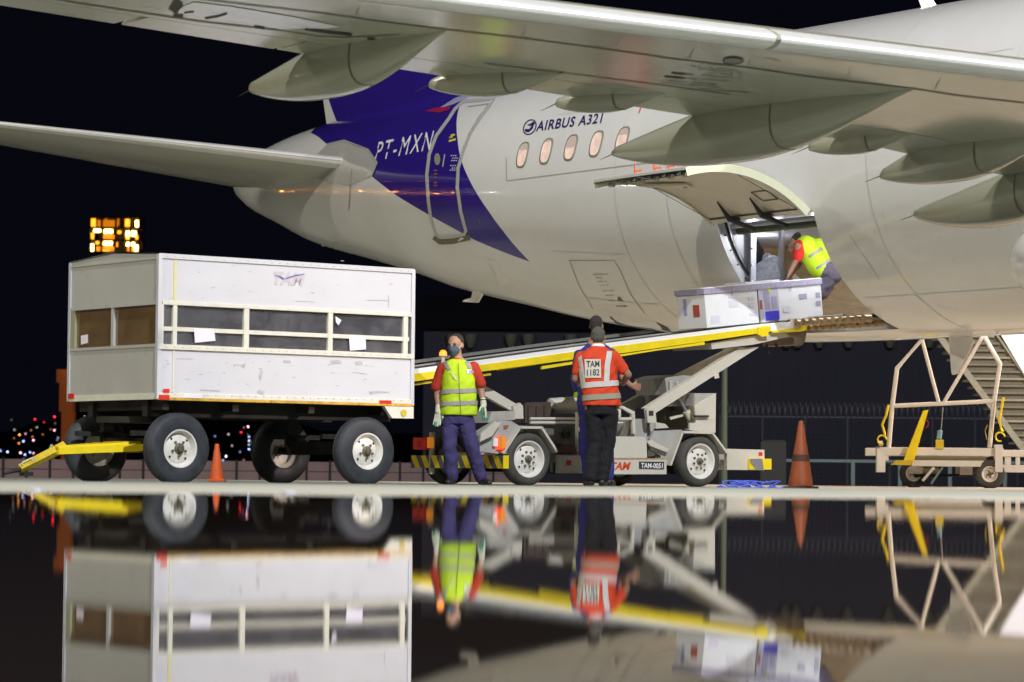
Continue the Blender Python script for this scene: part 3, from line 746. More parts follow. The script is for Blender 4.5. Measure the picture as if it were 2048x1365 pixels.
def WPx(x, y, off=.004, drop=0):
    d = ray(x, y); lo, hi = 3.0, 45.0
    def h(Y): p = CP+d*Y; F, T = toac(p); return p.z-(zlow(F, T)-off-drop)
    for _ in range(40):
        m = (lo+hi)/2
        if h(m) < 0: lo = m
        else: hi = m
    return CP+d*lo
def WS(x, y, off=.004): return WPx(x, y, off)
def wing_details():
    mb = MB()
    main = [(0, -58), (300, -12), (640, 27), (760, 44), (891, 60), (1050, 78), (1218, 100), (1348, 119), (1493, 136), (1623, 155), (1830, 179), (1920, 193), (2048, 207)]
    strip(mb, main, 2.0, surf=WS)
    strip(mb, [(970, 128), (1120, 146), (1300, 168), (1460, 190)], 1.4, surf=WS)
    strip(mb, [(0, -20), (160, 8), (400, 44), (560, 62)], 2.2, surf=WS)
    strip(mb, [(560, 62), (640, 74), (700, 76), (800, 70)], 1.6, surf=WS)
    for (x, y, x2, y2) in ((1040, 80, 1050, 62), (1375, 120, 1388, 98), (1493, 137, 1500, 120), (1690, 160, 1700, 143), (1867, 184, 1880, 160), (708, 36, 720, 14), (1530, 117, 1548, 120), (1548, 120, 1560, 125), (1230, 92, 1245, 76)):
        strip(mb, [(x, y), (x2, y2)], 1.1, surf=WS)
    mb.build('spar_seam', M_BROWNLINE, plane)
    mb = MB()
    el = [(1466+20*math.cos(t), 122.5+6.5*math.sin(t)) for t in [2*math.pi*i/24 for i in range(24)]]
    patch(mb, el, 0, WS, .006); ap = mb.build('access_panel', mat('access_panel_grey', (.22, .22, .20), .5, var=.3, scale=40), plane)
    mb = MB(); strip(mb, el, 1.8, 0, WS, .008, closed=True); mb.build('panel_rim', M_DARK, ap)
    mb = MB(); rnd = random.Random(3)
    rows = [(1398, 128, 62, 1.6), (1380, 133, 92, 1.8), (1396, 139, 84, 1.8), (1412, 146, 70, 1.6), (1343, 147, 50, 2.2), (1400, 151, 78, 1.6), (1330, 154, 60, 2.2), (1392, 158, 66, 1.6), (1325, 161, 110, 1.8), (1322, 166, 128, 1.8), (1400, 178, 100, 2.0)]
    for (x, y, w, h_) in rows:
        q = 0
        while q < w:
            l = rnd.uniform(1.6, 4.0)
            if rnd.random() < .85: strip(mb, [(x+q, y+.085*q), (x+q+l, y+.085*(q+l))], h_*rnd.uniform(.7, 1.1), surf=WS)
            q += l+1.3
    for (x, y, w) in ((1343, 147, 30), (1328, 154, 40)): strip(mb, [(x, y), (x+w, y+w*.09)], 3.4, surf=WS, off=.005)
    mb.build('stencil_rows', mat('dark_stencil_ink', (.10, .095, .07), .6), plane, kind='stuff')
    mb = MB()
    for _ in range(110):
        x = rnd.uniform(100, 2040); y = rnd.uniform(20, 330); q = WPx(x, y)
        F, T = toac(q)
        if FTE(T)+.5 < F < FLE(T)-.5:
            a = rnd.uniform(0, 3.14); l = rnd.uniform(1, 6); strip(mb, [(x, y), (x+l*math.cos(a)+.5, y+l*.4*math.sin(a))], rnd.uniform(.8, 1.8), surf=WS)
    mb.build('oil_streaks', mat('oil_stain', (.27, .25, .16), .5), plane, kind='stuff')
    # dark marks and pale patch painted as the trailer's reflection in the outer wing
    for pts, w in (([(358, 4), (345, 24)], 20), ([(368, 26), (388, 24)], 4), ([(346, 33), (366, 34)], 5), ([(410, 37), (436, 33), (454, 27)], 5), ([(508, 55), (529, 58)], 4), ([(610, 59), (650, 65), (704, 71)], 5), ([(735, 78), (750, 79)], 4)):
        mb = MB(); strip(mb, pts, w, surf=WS, off=.007); mb.build('dark_reflection_mark', M_DARK, plane)
    mb = MB(); patch(mb, [(388, 5), (462, 14), (590, 35), (680, 54), (655, 57), (560, 58), (470, 42), (420, 37), (352, 24), (370, 12)], 0, WS, .005)
    mb.build('painted_reflection', mat('pale_reflection_paint', (.80, .80, .88), .25, var=.08, scale=3), plane)
wing_details()

def canoe(tip, front, drop_tip, depth, hw, name='flap_fairing', zt=.14, blunt=.42, m=None, side=1, k_max=.55):
    """canoe-shaped flap-track fairing hung under the wing from its front point to its blunt rear tip (pixels give where it starts and ends)"""
    pf = toac(WPx(*front)); pt = toac(WPx(*tip, 0, drop_tip))
    n = 26; rings = []; K = 18
    for i in range(n+1):
        t = i/n; F = pf[0]+(pt[0]-pf[0])*t; T = pf[1]+(pt[1]-pf[1])*t
        zl = zlow(F, T)
        te = FTE(T)
        a = math.sin(math.pi*.5*min(1, t/k_max))**1.15
        if t <= k_max: bot = -depth*a; w = hw*a
        else:
            q = (t-k_max)/(1-k_max); bot = -depth+(depth-drop_tip-.01)*(q**2.4); w = hw*(1-(1-blunt)*q**1.8)
            if i == n: w = hw*blunt*.5
        ztop = zt if F > te+.3 else zt-(te+.3-F)*(zt+drop_tip-.06)/max(.3, te+.3-pt[0])
        if i == n: ztop = -drop_tip+.05; bot = -drop_tip-.01
        if t < .02: ztop = .02
        zc = (ztop+bot)/2; hh = max(.012, (ztop-bot)/2); ring = []
        for k in range(K):
            th = 2*math.pi*k/K; c, s_ = math.cos(th), math.sin(th)
            ww = w
            ring.append(ac(F, (T+max(ww, .008)*math.copysign(abs(c)**.8, c))*side, zl+zc+hh*math.copysign(abs(s_)**.8, s_)))
        rings.append(ring)
    mb = MB(); mb.rings(rings); o = mb.build(name, m or M_WING2, plane)
    # seam ring across the fairing and lower seam
    sm = MB()
    for ii in (int(n*.42),):
        r1 = [v+(v-sum(rings[ii], Vector())/K).normalized()*.004 for v in rings[ii]]; e = (rings[ii+1][0]-rings[ii][0]).normalized()*.018
        r2 = [v+e for v in r1]; sm.add(r1+r2, [(k, (k+1) % K, K+(k+1) % K, K+k) for k in range(K)], 0, True)
    sm.build('seam', M_BROWNLINE, o)
    sp = MB(); c = rings[-1][0]; sp.tube([ac(pt[0]-.0, pt[1]*side, zlow(*pt)-drop_tip+.03), ac(pt[0]-.22, (pt[1]+.02)*side, zlow(*pt)-drop_tip-.02)], [.006, .002], 5); sp.build('static_wick', M_DARK, o)
    return o
CAN = [((505, 184), (896, 62), .17, .35, .20), ((862, 175), (1135, 146), .07, .17, .12), ((1115, 213), (1330, 188), .05, .13, .11),
       ((1232, 312), (1830, 180), .20, .40, .25), ((1620, 300), (1830, 268), .05, .13, .10), ((1765, 357), (2120, 268), .15, .28, .18), ((1835, 434), (2230, 330), .20, .40, .28)]
for c in CAN: canoe(*c)
for c in CAN: canoe(*c, side=-1)

# ---- tailplane and fin
def tail_surfaces():
    z0, g = 4.66, .12
    for side in (1, -1):
        def tp(T, xc, up, grow=0):
            t = (T-1.0)/5.3; Fle = -5.25-3.55*t; Fte = -9.55-.85*t; c = Fle-Fte; th = c*.10*.5
            zz = z0+g*(T-1); k = (math.sqrt(max(xc, 0))*1.48*(1-xc)**.75)*1.0+.004
            return ac(Fle-c*xc, T*side, zz+(1 if up else -1)*(th*k*1.25+grow))
        xs = [0, .004, .012, .03, .06, .12, .2, .3, .45, .6, .75]
        for nm, X, m, gr, Ta, Tb in (('tailplane', xs, M_WING, 0, .3, 6.2), ('tailplane_leading_edge', [0, .004, .012, .03, .055], M_METAL, .004, 1.35, 6.15), ('elevator', [.757, .85, .93, 1.0], M_WING, 0, 1.15, 6.0)):
            rings = []
            for T in frange(Ta, Tb, 6):
                rings.append([tp(T, x, True, gr) for x in X][::-1]+[tp(T, x, False, gr) for x in (X if nm == 'elevator' else X[1:])])
            mb = MB(); mb.rings(rings); mb.build(nm, m, plane)
        # root fairing
    mb = MB(); patch(mb, [(655, 290), (690, 282), (738, 300), (756, 326), (745, 352), (700, 372), (640, 360), (625, 320)], 0, off=.012)
    mb.build('tailplane_trim_plate', mat('polished_trim_plate', (.66, .65, .62), .16, metal=.35, var=.05, scale=5), plane)
    mb = MB(); strip(mb, [(655, 290), (690, 282), (738, 300), (756, 326), (745, 352)], 2.5, off=.016); strip(mb, [(702, 292), (704, 345), (698, 420)], 1.5, off=.014); mb.build('trim_plate_seam', M_FAINT, plane)
    # fin
    def fp(z, xc, s_, grow=0):
        t = (z-5.6)/6.1; Fle = -2.35-5.0*t; Fte = -8.33-1.75*t; c = Fle-Fte; th = c*.045
        k = math.sqrt(max(xc, 0))*1.48*(1-xc)**.8+.004
        return ac(Fle-c*xc, s_*(th*k+grow), z)
    zs = [5.0, 5.6, 6.5, 8, 10, 11.7]
    for nm, X, m, gr in (('fin', [0, .004, .015, .05, .12, .25, .45, .6, .7], M_PUR, 0), ('fin_leading_edge', [0, .004, .015, .05, .075], M_FUS, .004), ('rudder', [.70, .8, .88, .935, 1.0], M_PUR, 0)):
        mb = MB(); mb.rings([[fp(z, x, 1, gr) for x in X][::-1]+[fp(z, x, -1, gr) for x in (X if nm == 'rudder' else X[1:])] for z in zs]); mb.build(nm, m, plane)
    for s_ in (1, -1):
        mb = MB(); mb.add([fp(5.5, .925, s_, .006), fp(5.5, 1, s_, .006), fp(6.6, 1, s_, .006), fp(6.3, .985, s_, .006), fp(5.8, .95, s_, .006)], [(0, 1, 2, 3, 4)]); mb.build('white_rudder_edge', M_FUS, plane)
tail_surfaces()

def gear():
    for side in (1, -1):
        T = 3.8*side; p = ac(13.3, T, 0)
        mb = MB(); mb.tube([ac(13.3, T, .56), ac(13.3, T*.95, 2.7)], [.10, .16], 12); mb.tube([ac(13.3, T-.45, .57), ac(13.3, T+.45, .57)], .09, 10); s_ = mb.build('landing_gear', M_STEEL, plane)
        for q in (-.46, .46):
            mb = MB(); mb.lathe([(.2, -.18), (.5, -.19), (.56, -.12), (.57, 0), (.56, .12), (.5, .19), (.2, .18), (.0, .1)], ac(13.3, T+q, .57), (oA.x, oA.y, 0), 28); mb.build('tyre', M_TYRE, s_)
gear()

# ------------------------------------------------------------------ frames of reference for trailer and loader
def frame(o, ux):
    ux = Vector(ux).normalized(); vy = Vector((-ux.y, ux.x, 0)); o = Vector(o)
    M = Matrix(((ux.x, vy.x, 0, o.x), (ux.y, vy.y, 0, o.y), (0, 0, 1, o.z), (0, 0, 0, 1)))
    def lp(x, y, v=0):
        p = on_plane(x, y, o+vy*v, vy); q = p-o; return q.dot(ux), p.z
    def w(u, v, z): return o+ux*u+vy*v+Vector((0, 0, z))
    return M, lp, w, ux, vy

def wheel(parent, c, ax, r, w, rimr, m_t, m_r, hubr=.05, nuts=5, dish=.05, n=40, name='wheel', nutm=None):
    """wheel part with rubber tyre, rim and hub; ax points to the outer side"""
    c = Vector(c); ax = Vector(ax).normalized()
    mb = MB(); h = w/2
    mb.lathe([(rimr, -h*.8), (rimr+.02, -h*.95), (r*.82, -h), (r*.95, -h*.8), (r, -h*.45), (r*.985, -h*.4), (r*.985, -h*.36), (r, -h*.3), (r, -h*.05), (r*.985, -h*.03), (r*.985, h*.03), (r, h*.05), (r, h*.3), (r*.985, h*.36), (r*.985, h*.4), (r, h*.45), (r*.95, h*.8), (r*.90, h*.93), (r*.86, h*.95), (r*.82, h), (rimr+.035, h*.97), (rimr+.015, h*.9), (rimr, h*.8)], c, ax, n)
    wh = mb.build('tyre', m_t, parent)
    mb = MB(); rr = rimr
    mb.lathe([(rr+.004, -h*.7), (rr*.98, -h*.5), (rr*.80, -h*.2), (rr*.80, h*.2), (rr*.90, h*.55), (rr*.97, h*.86), (rr+.010, h*.90), (rr+.010, h*.80)], c, ax, n)
    mb.lathe([(rr*.86, h*.10), (rr*.80, h*.30), (rr*.70, h*.42), (rr*.52, h*.46), (rr*.36, h*.62), (.0, h*.62)], c, ax, n)
    rim = mb.build('rim', m_r, wh)
    up = Vector((0, 0, 1)); a = ax.cross(up).normalized(); b = ax.cross(a)
    mb = MB(); mb.lathe([(0, h*.5), (hubr*1.25, h*.5), (hubr*1.2, h*.75), (hubr*.75, h*.85), (hubr*.7, h*1.15), (0, h*1.2)], c, ax, 16); mb.build('hub', M_HUB, wh)
    mb = MB()
    for k in range(nuts):
        t = 2*math.pi*k/nuts+.3; q = c+(a*math.cos(t)+b*math.sin(t))*rr*.42
        mb.lathe([(0, h*.55), (.013, h*.55), (.013, h*.75), (0, h*.75)], q, ax, 6)
    mb.build('wheel_nuts', nutm or M_HUB, wh, kind='stuff')
    mb = MB()
    for k in range(4):
        t = 2*math.pi*k/4+.7; q = c+(a*math.cos(t)+b*math.sin(t))*rr*.70
        mb.lathe([(0, h*.44), (rr*.075, h*.44), (0, h*.445)], q, ax, 8)
    mb.build('rim_holes', M_DARK, wh, kind='stuff')
    return wh

# ------------------------------------------------------------------ BAGGAGE TRAILER
TS = .87
TM, TL, TW, tux, tvy = frame((-3.945*TS, 32*TS, 0), (.791, .611, 0))
def zs(z): return .15+(z-.15)*TS
def trailer():
    L = TL(826, 670)[0]; W = 2.02*TS
    t = thing('baggage_trailer', TW(L/2, W/2, 0), 'white covered baggage trailer with a strip of clear windows and yellow drawbar', 'trailer')
    zb, zf, zp, z1, z2, zt = [zs(q) for q in (.925, .985, 1.005, 1.534, 1.996, 2.55)]
    T = lambda: MB(TM)
    # side, end and back panels
    for v0, v1, nm in ((0, .02, 's'), (W-.02, W, 'b')):
        mb = T(); mb.box((.03, v0, z2), (L-.02, v1, zt)); mb.build('upper_panel', M_TRWHITE, t)
        mb = T(); mb.box((.03, v0, zf), (L-.02, v1, z1)); mb.build('lower_panel', M_TRWHITE, t)
    for u0, u1 in ((0, .02), (L-.02, L)):
        mb = T(); mb.poly([(u0, .03, z2), (u0, W-.03, z2), (u0, W-.03, zt), (u0, W/2, zt+.045), (u0, .03, zt)], (u1-u0, 0, 0)); mb.build('end_upper_panel', M_TRGREY, t)
        mb = T(); mb.box((u0, .03, zf), (u1, W-.03, z1)); mb.build('end_lower_panel', M_TRGREY, t)
    mb = T(); mb.add([(-.01, -.01, zt+.006), (L+.01, -.01, zt+.006), (L+.01, W/2, zt+.065), (-.01, W/2, zt+.065), (-.01, W+.01, zt+.006), (L+.01, W+.01, zt+.006)], [(0, 1, 2, 3), (3, 2, 5, 4)])
    mb.add([(-.01, -.01, zt-.0), (L+.01, -.01, zt-.0), (L+.01, W/2, zt+.052), (-.01, W/2, zt+.052), (-.01, W+.01, zt-.0), (L+.01, W+.01, zt-.0)], [(0, 3, 2, 1), (3, 4, 5, 2)]); mb.build('roof', M_TRWHITE, t)
    # frame rails: top edge, window head, window sill, bottom skirt
    def rail(nm, u0, u1, za, zc, v0=-.014, v1=.0, m=M_TRFRAME):
        mb = T(); mb.box((u0, v0, za), (u1, v1, zc), bev=.003); return mb.build(nm, m, t)
    rail('top_rail', 0, L, zt-.045, zt+.004, m=M_TRWHITE); rail('window_head_rail', .04, L-.02, z2-.012, z2+.028)
    rail('window_sill_rail', .0, L, z1-.045, z1+.006, v0=-.022); rail('skirt_rail', 0, L, zb+.018, zf+.012)
    rail('rust_strip', 0, L, zb-.008, zb+.018, v0=-.017, v1=.0, m=M_RUST)
    for x0, x1 in ((319, 326), (345, 353), (487, 497), (655.5, 664.5), (806, 815)):
        u0 = TL(x0, 650)[0]; u1 = TL(x1, 650)[0]; mb = T(); mb.box((u0, -.012, z1+.006), (u1, .02, z2-.012), bev=.003); mb.build('window_post', M_TRFRAME, t)
    mb = T(); u0 = TL(347, 560)[0]; mb.box((u0, -.010, z2+.03), (u0+.03, 0, zt-.05)); mb.build('yellowed_seam', mat('yellowed_seam_paint', (.66, .64, .34), .5), t)
    mb = T(); mb.box((u0+.0, -.010, zf+.02), (u0+.02, 0, z1-.05)); mb.build('yellowed_seam', M_TRFRAME, t)
    for u0, u1 in ((-.012, .03), (L-.03, L+.012)):
        mb = T(); mb.box((u0, -.015, zb), (u1, .03, zt), bev=.004); mb.build('corner_post', mat('aluminium_corner', (.62, .65, .70), .35, metal=.3, var=.05), t)
        mb = T(); mb.box((u0, W-.03, zb), (u1, W+.012, zt), bev=.004); mb.build('corner_post', MATS['aluminium_corner'], t)
    # the guard rail behind the glass and the panes
    edges = [TL(x, 650)[0] for x in (326, 345, 353, 487, 497, 655.5, 664.5, 806)]
    for k in range(0, 8, 2):
        mb = T(); mb.box((edges[k], .022, z1-.02), (edges[k+1], .027, z2+.01)); mb.build('window_pane', M_ACRYL, t)
    mb = T(); mb.box((.05, -.004, zs(1.693)), (L-.05, .012, zs(1.740))); mb.build('guard_rail', M_TRFRAME, t)
    mb = T(); mb.box((.06, W-.085, zs(1.693)), (L-.05, W-.045, zs(1.740))); mb.build('guard_rail', M_TRFRAME, t)
    for v0, v1 in ((.04, W/2-.02), (W/2+.02, W-.12)):
        mb = T(); mb.box((.02, v0, z1-.02), (.026, v1, z2+.01)); mb.build('end_pane', M_ACRYLB, t)
    mb = T(); mb.box((-.006, W/2-.025, z1), (.03, W/2+.025, z2)); mb.build('window_post', M_TRGREY, t)
    mb = T(); mb.box((-.006, W-.12, z1), (.03, W-.03, z2)); mb.build('window_post', mat('greenish_post', (.30, .31, .20), .5), t)
    mb = T(); mb.box((.03, .05, zs(1.68)), (.05, W-.12, zs(1.735))); mb.build('guard_rail', mat('greenish_post', (.30, .31, .20), .5), t)
    for (za, zc) in ((z2-.01, z2+.02), (z1-.02, z1+.01), (zb, zf+.01), (zt-.05, zt-.03)):
        mb = T(); mb.box((-.010, .035, za), (0, W-.035, zc)); mb.build('end_rail', M_TRGREY if zc > 1 else M_TRFRAME, t)
    for k in range(2):
        mb = T(); mb.box((L-.026, .05+k*(W/2-.03), z1-.02), (L-.02, W/2-.02+k*(W/2-.05), z2+.01)); mb.build('end_pane', M_ACRYL, t)
    # rivets along the rails
    mb = T()
    k = 0
    while .08+k*.093 < L:
        u = .08+k*.093; mb.sphere((u, -.016, zt-.022), .006, 0, 6, 4); mb.sphere((u, -.024, z1-.02), .006, 0, 6, 4); mb.sphere((u+.02, -.016, zf), .006, 0, 6, 4); k += 1
    mb.build('rivets', M_STEEL, t, kind='stuff')
    # reflectors and scuffs
    for (x0, y0, x1, y1) in ((325, 778, 337, 786), (316, 790, 337, 800), (757, 801, 781, 808)):
        a = TL(x0, y0); b = TL(x1, y1); mb = T(); mb.box((a[0], -.020, b[1]), (b[0], -.0145, a[1])); mb.build('reflector', M_REDR, t)
    mb = T(); mb.box((.28, -.020, zb+.02), (.50, -.0145, zb+.06)); mb.build('pale_reflector', M_WHITEP, t)
    mb = T(); mb.box((-.02, W-.14, zb+.03), (-.0105, W-.03, zb+.08)); mb.build('reflector', M_REDR, t)
    rnd = random.Random(5)
    grime = mat('grey_scuff', (.45, .45, .47), .6, var=.3, scale=30)
    def mark(pts, m=grime, v=-.0035):
        q = [TL(x, y) for x, y in pts]; mb = T(); mb.add([(u, v, z) for u, z in q], [tuple(range(len(q)))]); return mb
    mb = T()
    for pts in (((482, 736), (487, 727), (491, 728), (488, 737)), ((517, 755), (521, 742), (526, 744), (521, 762)), ((513, 786), (518, 779), (530, 784), (524, 789)), ((566, 721), (580, 720), (581, 726), (567, 726)), ((660, 722), (680, 720), (684, 727), (664, 729)), ((710, 724), (724, 723), (725, 730), (712, 731)), ((736, 784), (756, 782), (780, 784), (778, 786), (740, 787)), ((467, 729), (487, 731), (487, 732), (467, 730)), ((704, 744), (734, 748), (734, 749.5), (704, 745)), ((352, 717), (385, 717.5), (385, 719), (352, 718)), ((468, 730), (470, 730), (469, 734), (467, 734)), ((400, 779), (440, 781), (440, 784), (400, 781)), ((733, 600), (778, 601), (778, 602), (733, 601.5)), ((776, 590), (777.5, 590), (777.5, 616), (776, 616)), ((590, 602), (630, 604), (630, 605), (590, 603))):
        q = [TL(x, y) for x, y in pts]; mb.add([(u, -.0035, z) for u, z in q], [tuple(range(len(q)))])
    for _ in range(70):
        x = rnd.uniform(325, 800); y = rnd.uniform(705, 790) if rnd.random() < .7 else rnd.uniform(520, 600); l = rnd.uniform(1.5, 8); h_ = rnd.uniform(.6, 1.8); a_ = rnd.uniform(-.8, .8)
        q = [TL(x, y), TL(x+l, y+l*a_*.5), TL(x+l, y+l*a_*.5+h_), TL(x, y+h_)]; mb.add([(u, -.003, z) for u, z in q], [(0, 1, 2, 3)])
    mb.build('scuffs', grime, t, kind='stuff')
    mb = T()
    for _ in range(46):
        x = rnd.uniform(150, 306); y = rnd.uniform(700, 800)
        p = on_plane(x, y, Vector((-3.945*TS, 32*TS, 0)), tux); q = p-Vector((-3.945*TS, 32*TS, 0)); v = q.dot(tvy); z = p.z
        if not (.06 < v < W-.06 and zf < z < z1-.03): continue
        l = rnd.uniform(.01, .05); mb.add([(-.003, v, z), (-.003, v+l, z), (-.003, v+l*.8, z+.01), (-.003, v, z+.012)], [(0, 1, 2, 3)])
    mb.build('scuffs', grime, t, kind='stuff')
    # faded lettering with swoosh
    a = TL(541, 568); b = TL(604, 571); c = TL(548, 543)
    mb = T(); put_text(mb, 'TAM', lambda x, y: (a[0]+(b[0]-a[0])*x+(c[0]-a[0])*y, -.004, a[1]+(b[1]-a[1])*x*.3+(c[1]-a[1])*y), 0, .03)
    mb.build('faded_lettering', mat('faded_pink_ink', (.56, .50, .54), .5), t)
    mb = T()
    for pts in (((546, 551), (560, 552), (568, 557), (566, 560), (558, 555)), ((566, 560), (572, 556), (590, 550), (608, 548), (607, 550), (590, 553), (575, 558))):
        q = [TL(x, y) for x, y in pts]; mb.add([(u, -.0055, z) for u, z in q], [tuple(range(len(q)))])
    mb.build('blue_swoosh', mat('blue_grey_ink', (.14, .16, .38), .5), t)
    # end bracket, floor, underframe
    mb = T(); mb.poly([(L-.36, -.012, zb-.01), (L+.01, -.012, zb-.01), (L+.01, -.012, zb-.13), (L-.26, -.012, zb-.13)], (0, .05, 0)); br = mb.build('corner_bracket', M_TRFRAME, t)
    mb = T(); mb.lathe([(0, 0), (.035, 0), (.035, .01), (0, .01)], (L-.12, -.013, zb-.075), (0, -1, 0), 14); mb.build('yellow_button', M_YELD, br)
    mb = T(); mb.box((.02, .02, zb), (L-.02, W-.02, zb+.03)); mb.build('floor', M_TAR, t)
    mb = T()
    for v in (.28, W-.40): mb.box((.06, v, zb-.16), (L-.08, v+.1, zb-.001))
    for u in (.1, .9, 1.8, 2.7, L-.2): mb.box((u, .06, zb-.10), (u+.07, W-.06, zb-.002))
    mb.build('underframe', M_TAR, t)
    # axles and wheels
    ul, zl = TL(363, 897, -.02); ur, zr = TL(738, 903, -.02)
    r = .35
    for u, z in ((ul, zl), (ur, zl)):
        mb = T(); mb.tube([(u, .12, z), (u, W-.12, z)], .045, 10); mb.box((u-.05, .3, z-.03), (u+.05, W-.3, z+.10))
        for v in (.3, W-.36): mb.box((u-.35, v, z+.12), (u+.35, v+.07, z+.17)); mb.box((u-.06, v, z+.05), (u+.06, v+.07, zb-.1))
        mb.build('axle', M_TAR, t)
        wheel(t, TW(u, .08, r), -tvy, r, .18, .178, M_TYRE, M_RIM, .045, 5)
        wheel(t, TW(u+(.02 if u == ur else 0), W-.10, r), tvy, r, .18, .178, M_TYRE, M_RIM, .045, 5)
    mb = T(); mb.lathe([(.0, 0), (.38, 0), (.38, .06), (.0, .06)], (ul, W/2, zb-.22), (0, 0, 1), 24); mb.build('turntable', M_TAR, t)
    # drawbar
    mb = T(); zc = .37
    VC = .87
    u0 = TL(270, 880, .87)[0]
    pt = TL(108, 905, .87); e = TL(40, 940, .87)
    for s_ in (-1, 1):
        mb.poly([(u0, VC+s_*.42, zc+.03), (u0, VC+s_*.36, zc+.03), (pt[0], VC+s_*.03, pt[1]+.05), (pt[0], VC+s_*.10, pt[1]+.05)], (0, 0, -.07))
    mb.add([(u0-.25, VC-.30, zc+.04), (u0-.25, VC+.30, zc+.04), (pt[0], VC+.08, pt[1]+.06), (pt[0], VC-.08, pt[1]+.06), (u0-.25, VC-.30, zc-.0), (u0-.25, VC+.30, zc-.0), (pt[0], VC+.08, pt[1]+.02), (pt[0], VC-.08, pt[1]+.02)], [(0, 1, 2, 3), (7, 6, 5, 4), (0, 3, 7, 4), (1, 5, 6, 2), (0, 4, 5, 1), (3, 2, 6, 7)])
    db = mb.build('drawbar', M_YEL, t)
    mb = T(); mb.tube([(pt[0]+.12, VC, pt[1]+.06), (e[0], VC, e[1]+.01)], [.055, .045], 4); mb.build('drawbar_tongue', M_YELD, db)
    mb = T(); q = TL(9, 948, .87); mb.tube([(e[0], VC, e[1]), (e[0]-.10, VC, e[1]-.02), (q[0], VC, max(.02, q[1]))], [.028, .02, .014], 6); mb.box((e[0]+.02, VC-.05, e[1]-.06), (e[0]+.12, VC+.05, e[1]-.02)); mb.build('tow_ring', M_TAR, db)
    mb = T(); a = TL(45, 925, .83); b = TL(66, 915, .83); mb.tube([(a[0], .83, a[1]-.03), (a[0], .83, a[1]), (b[0], .83, b[1]), (b[0], .83, b[1]-.04)], .008, 6); mb.build('drawbar_handle', M_TRFRAME, db)
    mb = T(); mb.box((u0-.25, VC-.2, zc-.05), (u0-.05, VC+.2, zc+.05)); mb.tube([(u0-.15, VC-.3, zc), (u0-.15, VC+.3, zc)], .035, 8); mb.box((u0-.02, VC-.14, zc-.06), (u0+.4, VC+.14, zc+.04)); mb.build('drawbar_hinge', M_YELD, db)
    # papers taped inside the glass
    for (pts, m) in ((((387, 658), (427, 658), (430, 682), (389, 686)), M_PAPER), (((697, 672), (730, 673), (731, 699), (699, 702)), M_PAPER), (((670, 633), (682, 641), (676, 651), (671, 645)), M_PAPER)):
        q = [TL(x, y) for x, y in pts]; mb = T(); mb.poly([(u, -.007, z) for u, z in q], (0, -.002, 0)); mb.build('paper_sheet', m, t)
    mb = T(); mb.poly([(.012, W-.22, zs(1.585)), (.012, W-.36, zs(1.60)), (.012, W-.355, zs(1.70)), (.012, W-.22, zs(1.69))], (.002, 0, 0)); mb.build('paper_sheet', M_PAPER, t)
    return L, W
TRL, TRW = trailer()
def trailer_load():
    rnd = random.Random(11)
    dk = mat('black_stretch_film', (.035, .033, .045), .16, var=.5, scale=9, bump=1.0, dirt=(.16, .15, .19), dscale=6, dthr=.60)
    k = 0
    for (u0, u1, h_) in ((.66, 1.26, zs(1.66)), (1.32, 1.95, zs(1.98)), (2.0, 2.6, zs(1.90))):
        mb = MB(TM); n = 12; rings = []
        for i in range(9):
            z = .86+(h_-.86)*i/8; ring = []
            for q in range(28):
                a = 2*math.pi*q/28; c, s_ = math.cos(a), math.sin(a)
                ring.append(((u0+u1)/2+(u1-u0)/2*math.copysign(abs(c)**.35, c)*(1+rnd.uniform(-.03, .03)), .88+.70*math.copysign(abs(s_)**.35, s_)*(1+rnd.uniform(-.02, .02)), z+rnd.uniform(-.015, .015)))
            rings.append(ring)
        mb.rings(rings)
        o = one(mb, 'wrapped_bundle', dk, ['low bundle of freight in dark film in the trailer, nearest its drawbar', 'tall film-wrapped dark freight bundle in the middle of the trailer', 'film-wrapped dark freight bundle at the right end of the trailer'][k], 'bundle', 'wrapped bundles in the baggage trailer'); k += 1
    for i, (v0, v1, z1, lab) in enumerate(((.08, .86, zs(1.93), 'brown carton inside the trailer behind the right half of its end window'), (.89, 1.62, zs(1.96), 'brown carton inside the trailer behind the left half of its end window'))):
        mb = MB(TM); mb.box((.12, v0, .86), (.60, v1, z1), bev=.01)
        one(mb, 'carton', mat('brown_cardboard', (.42, .22, .09), .8, var=.25, scale=5, dirt=(.25, .15, .07), dscale=3, dthr=.5), lab, 'box')
trailer_load()

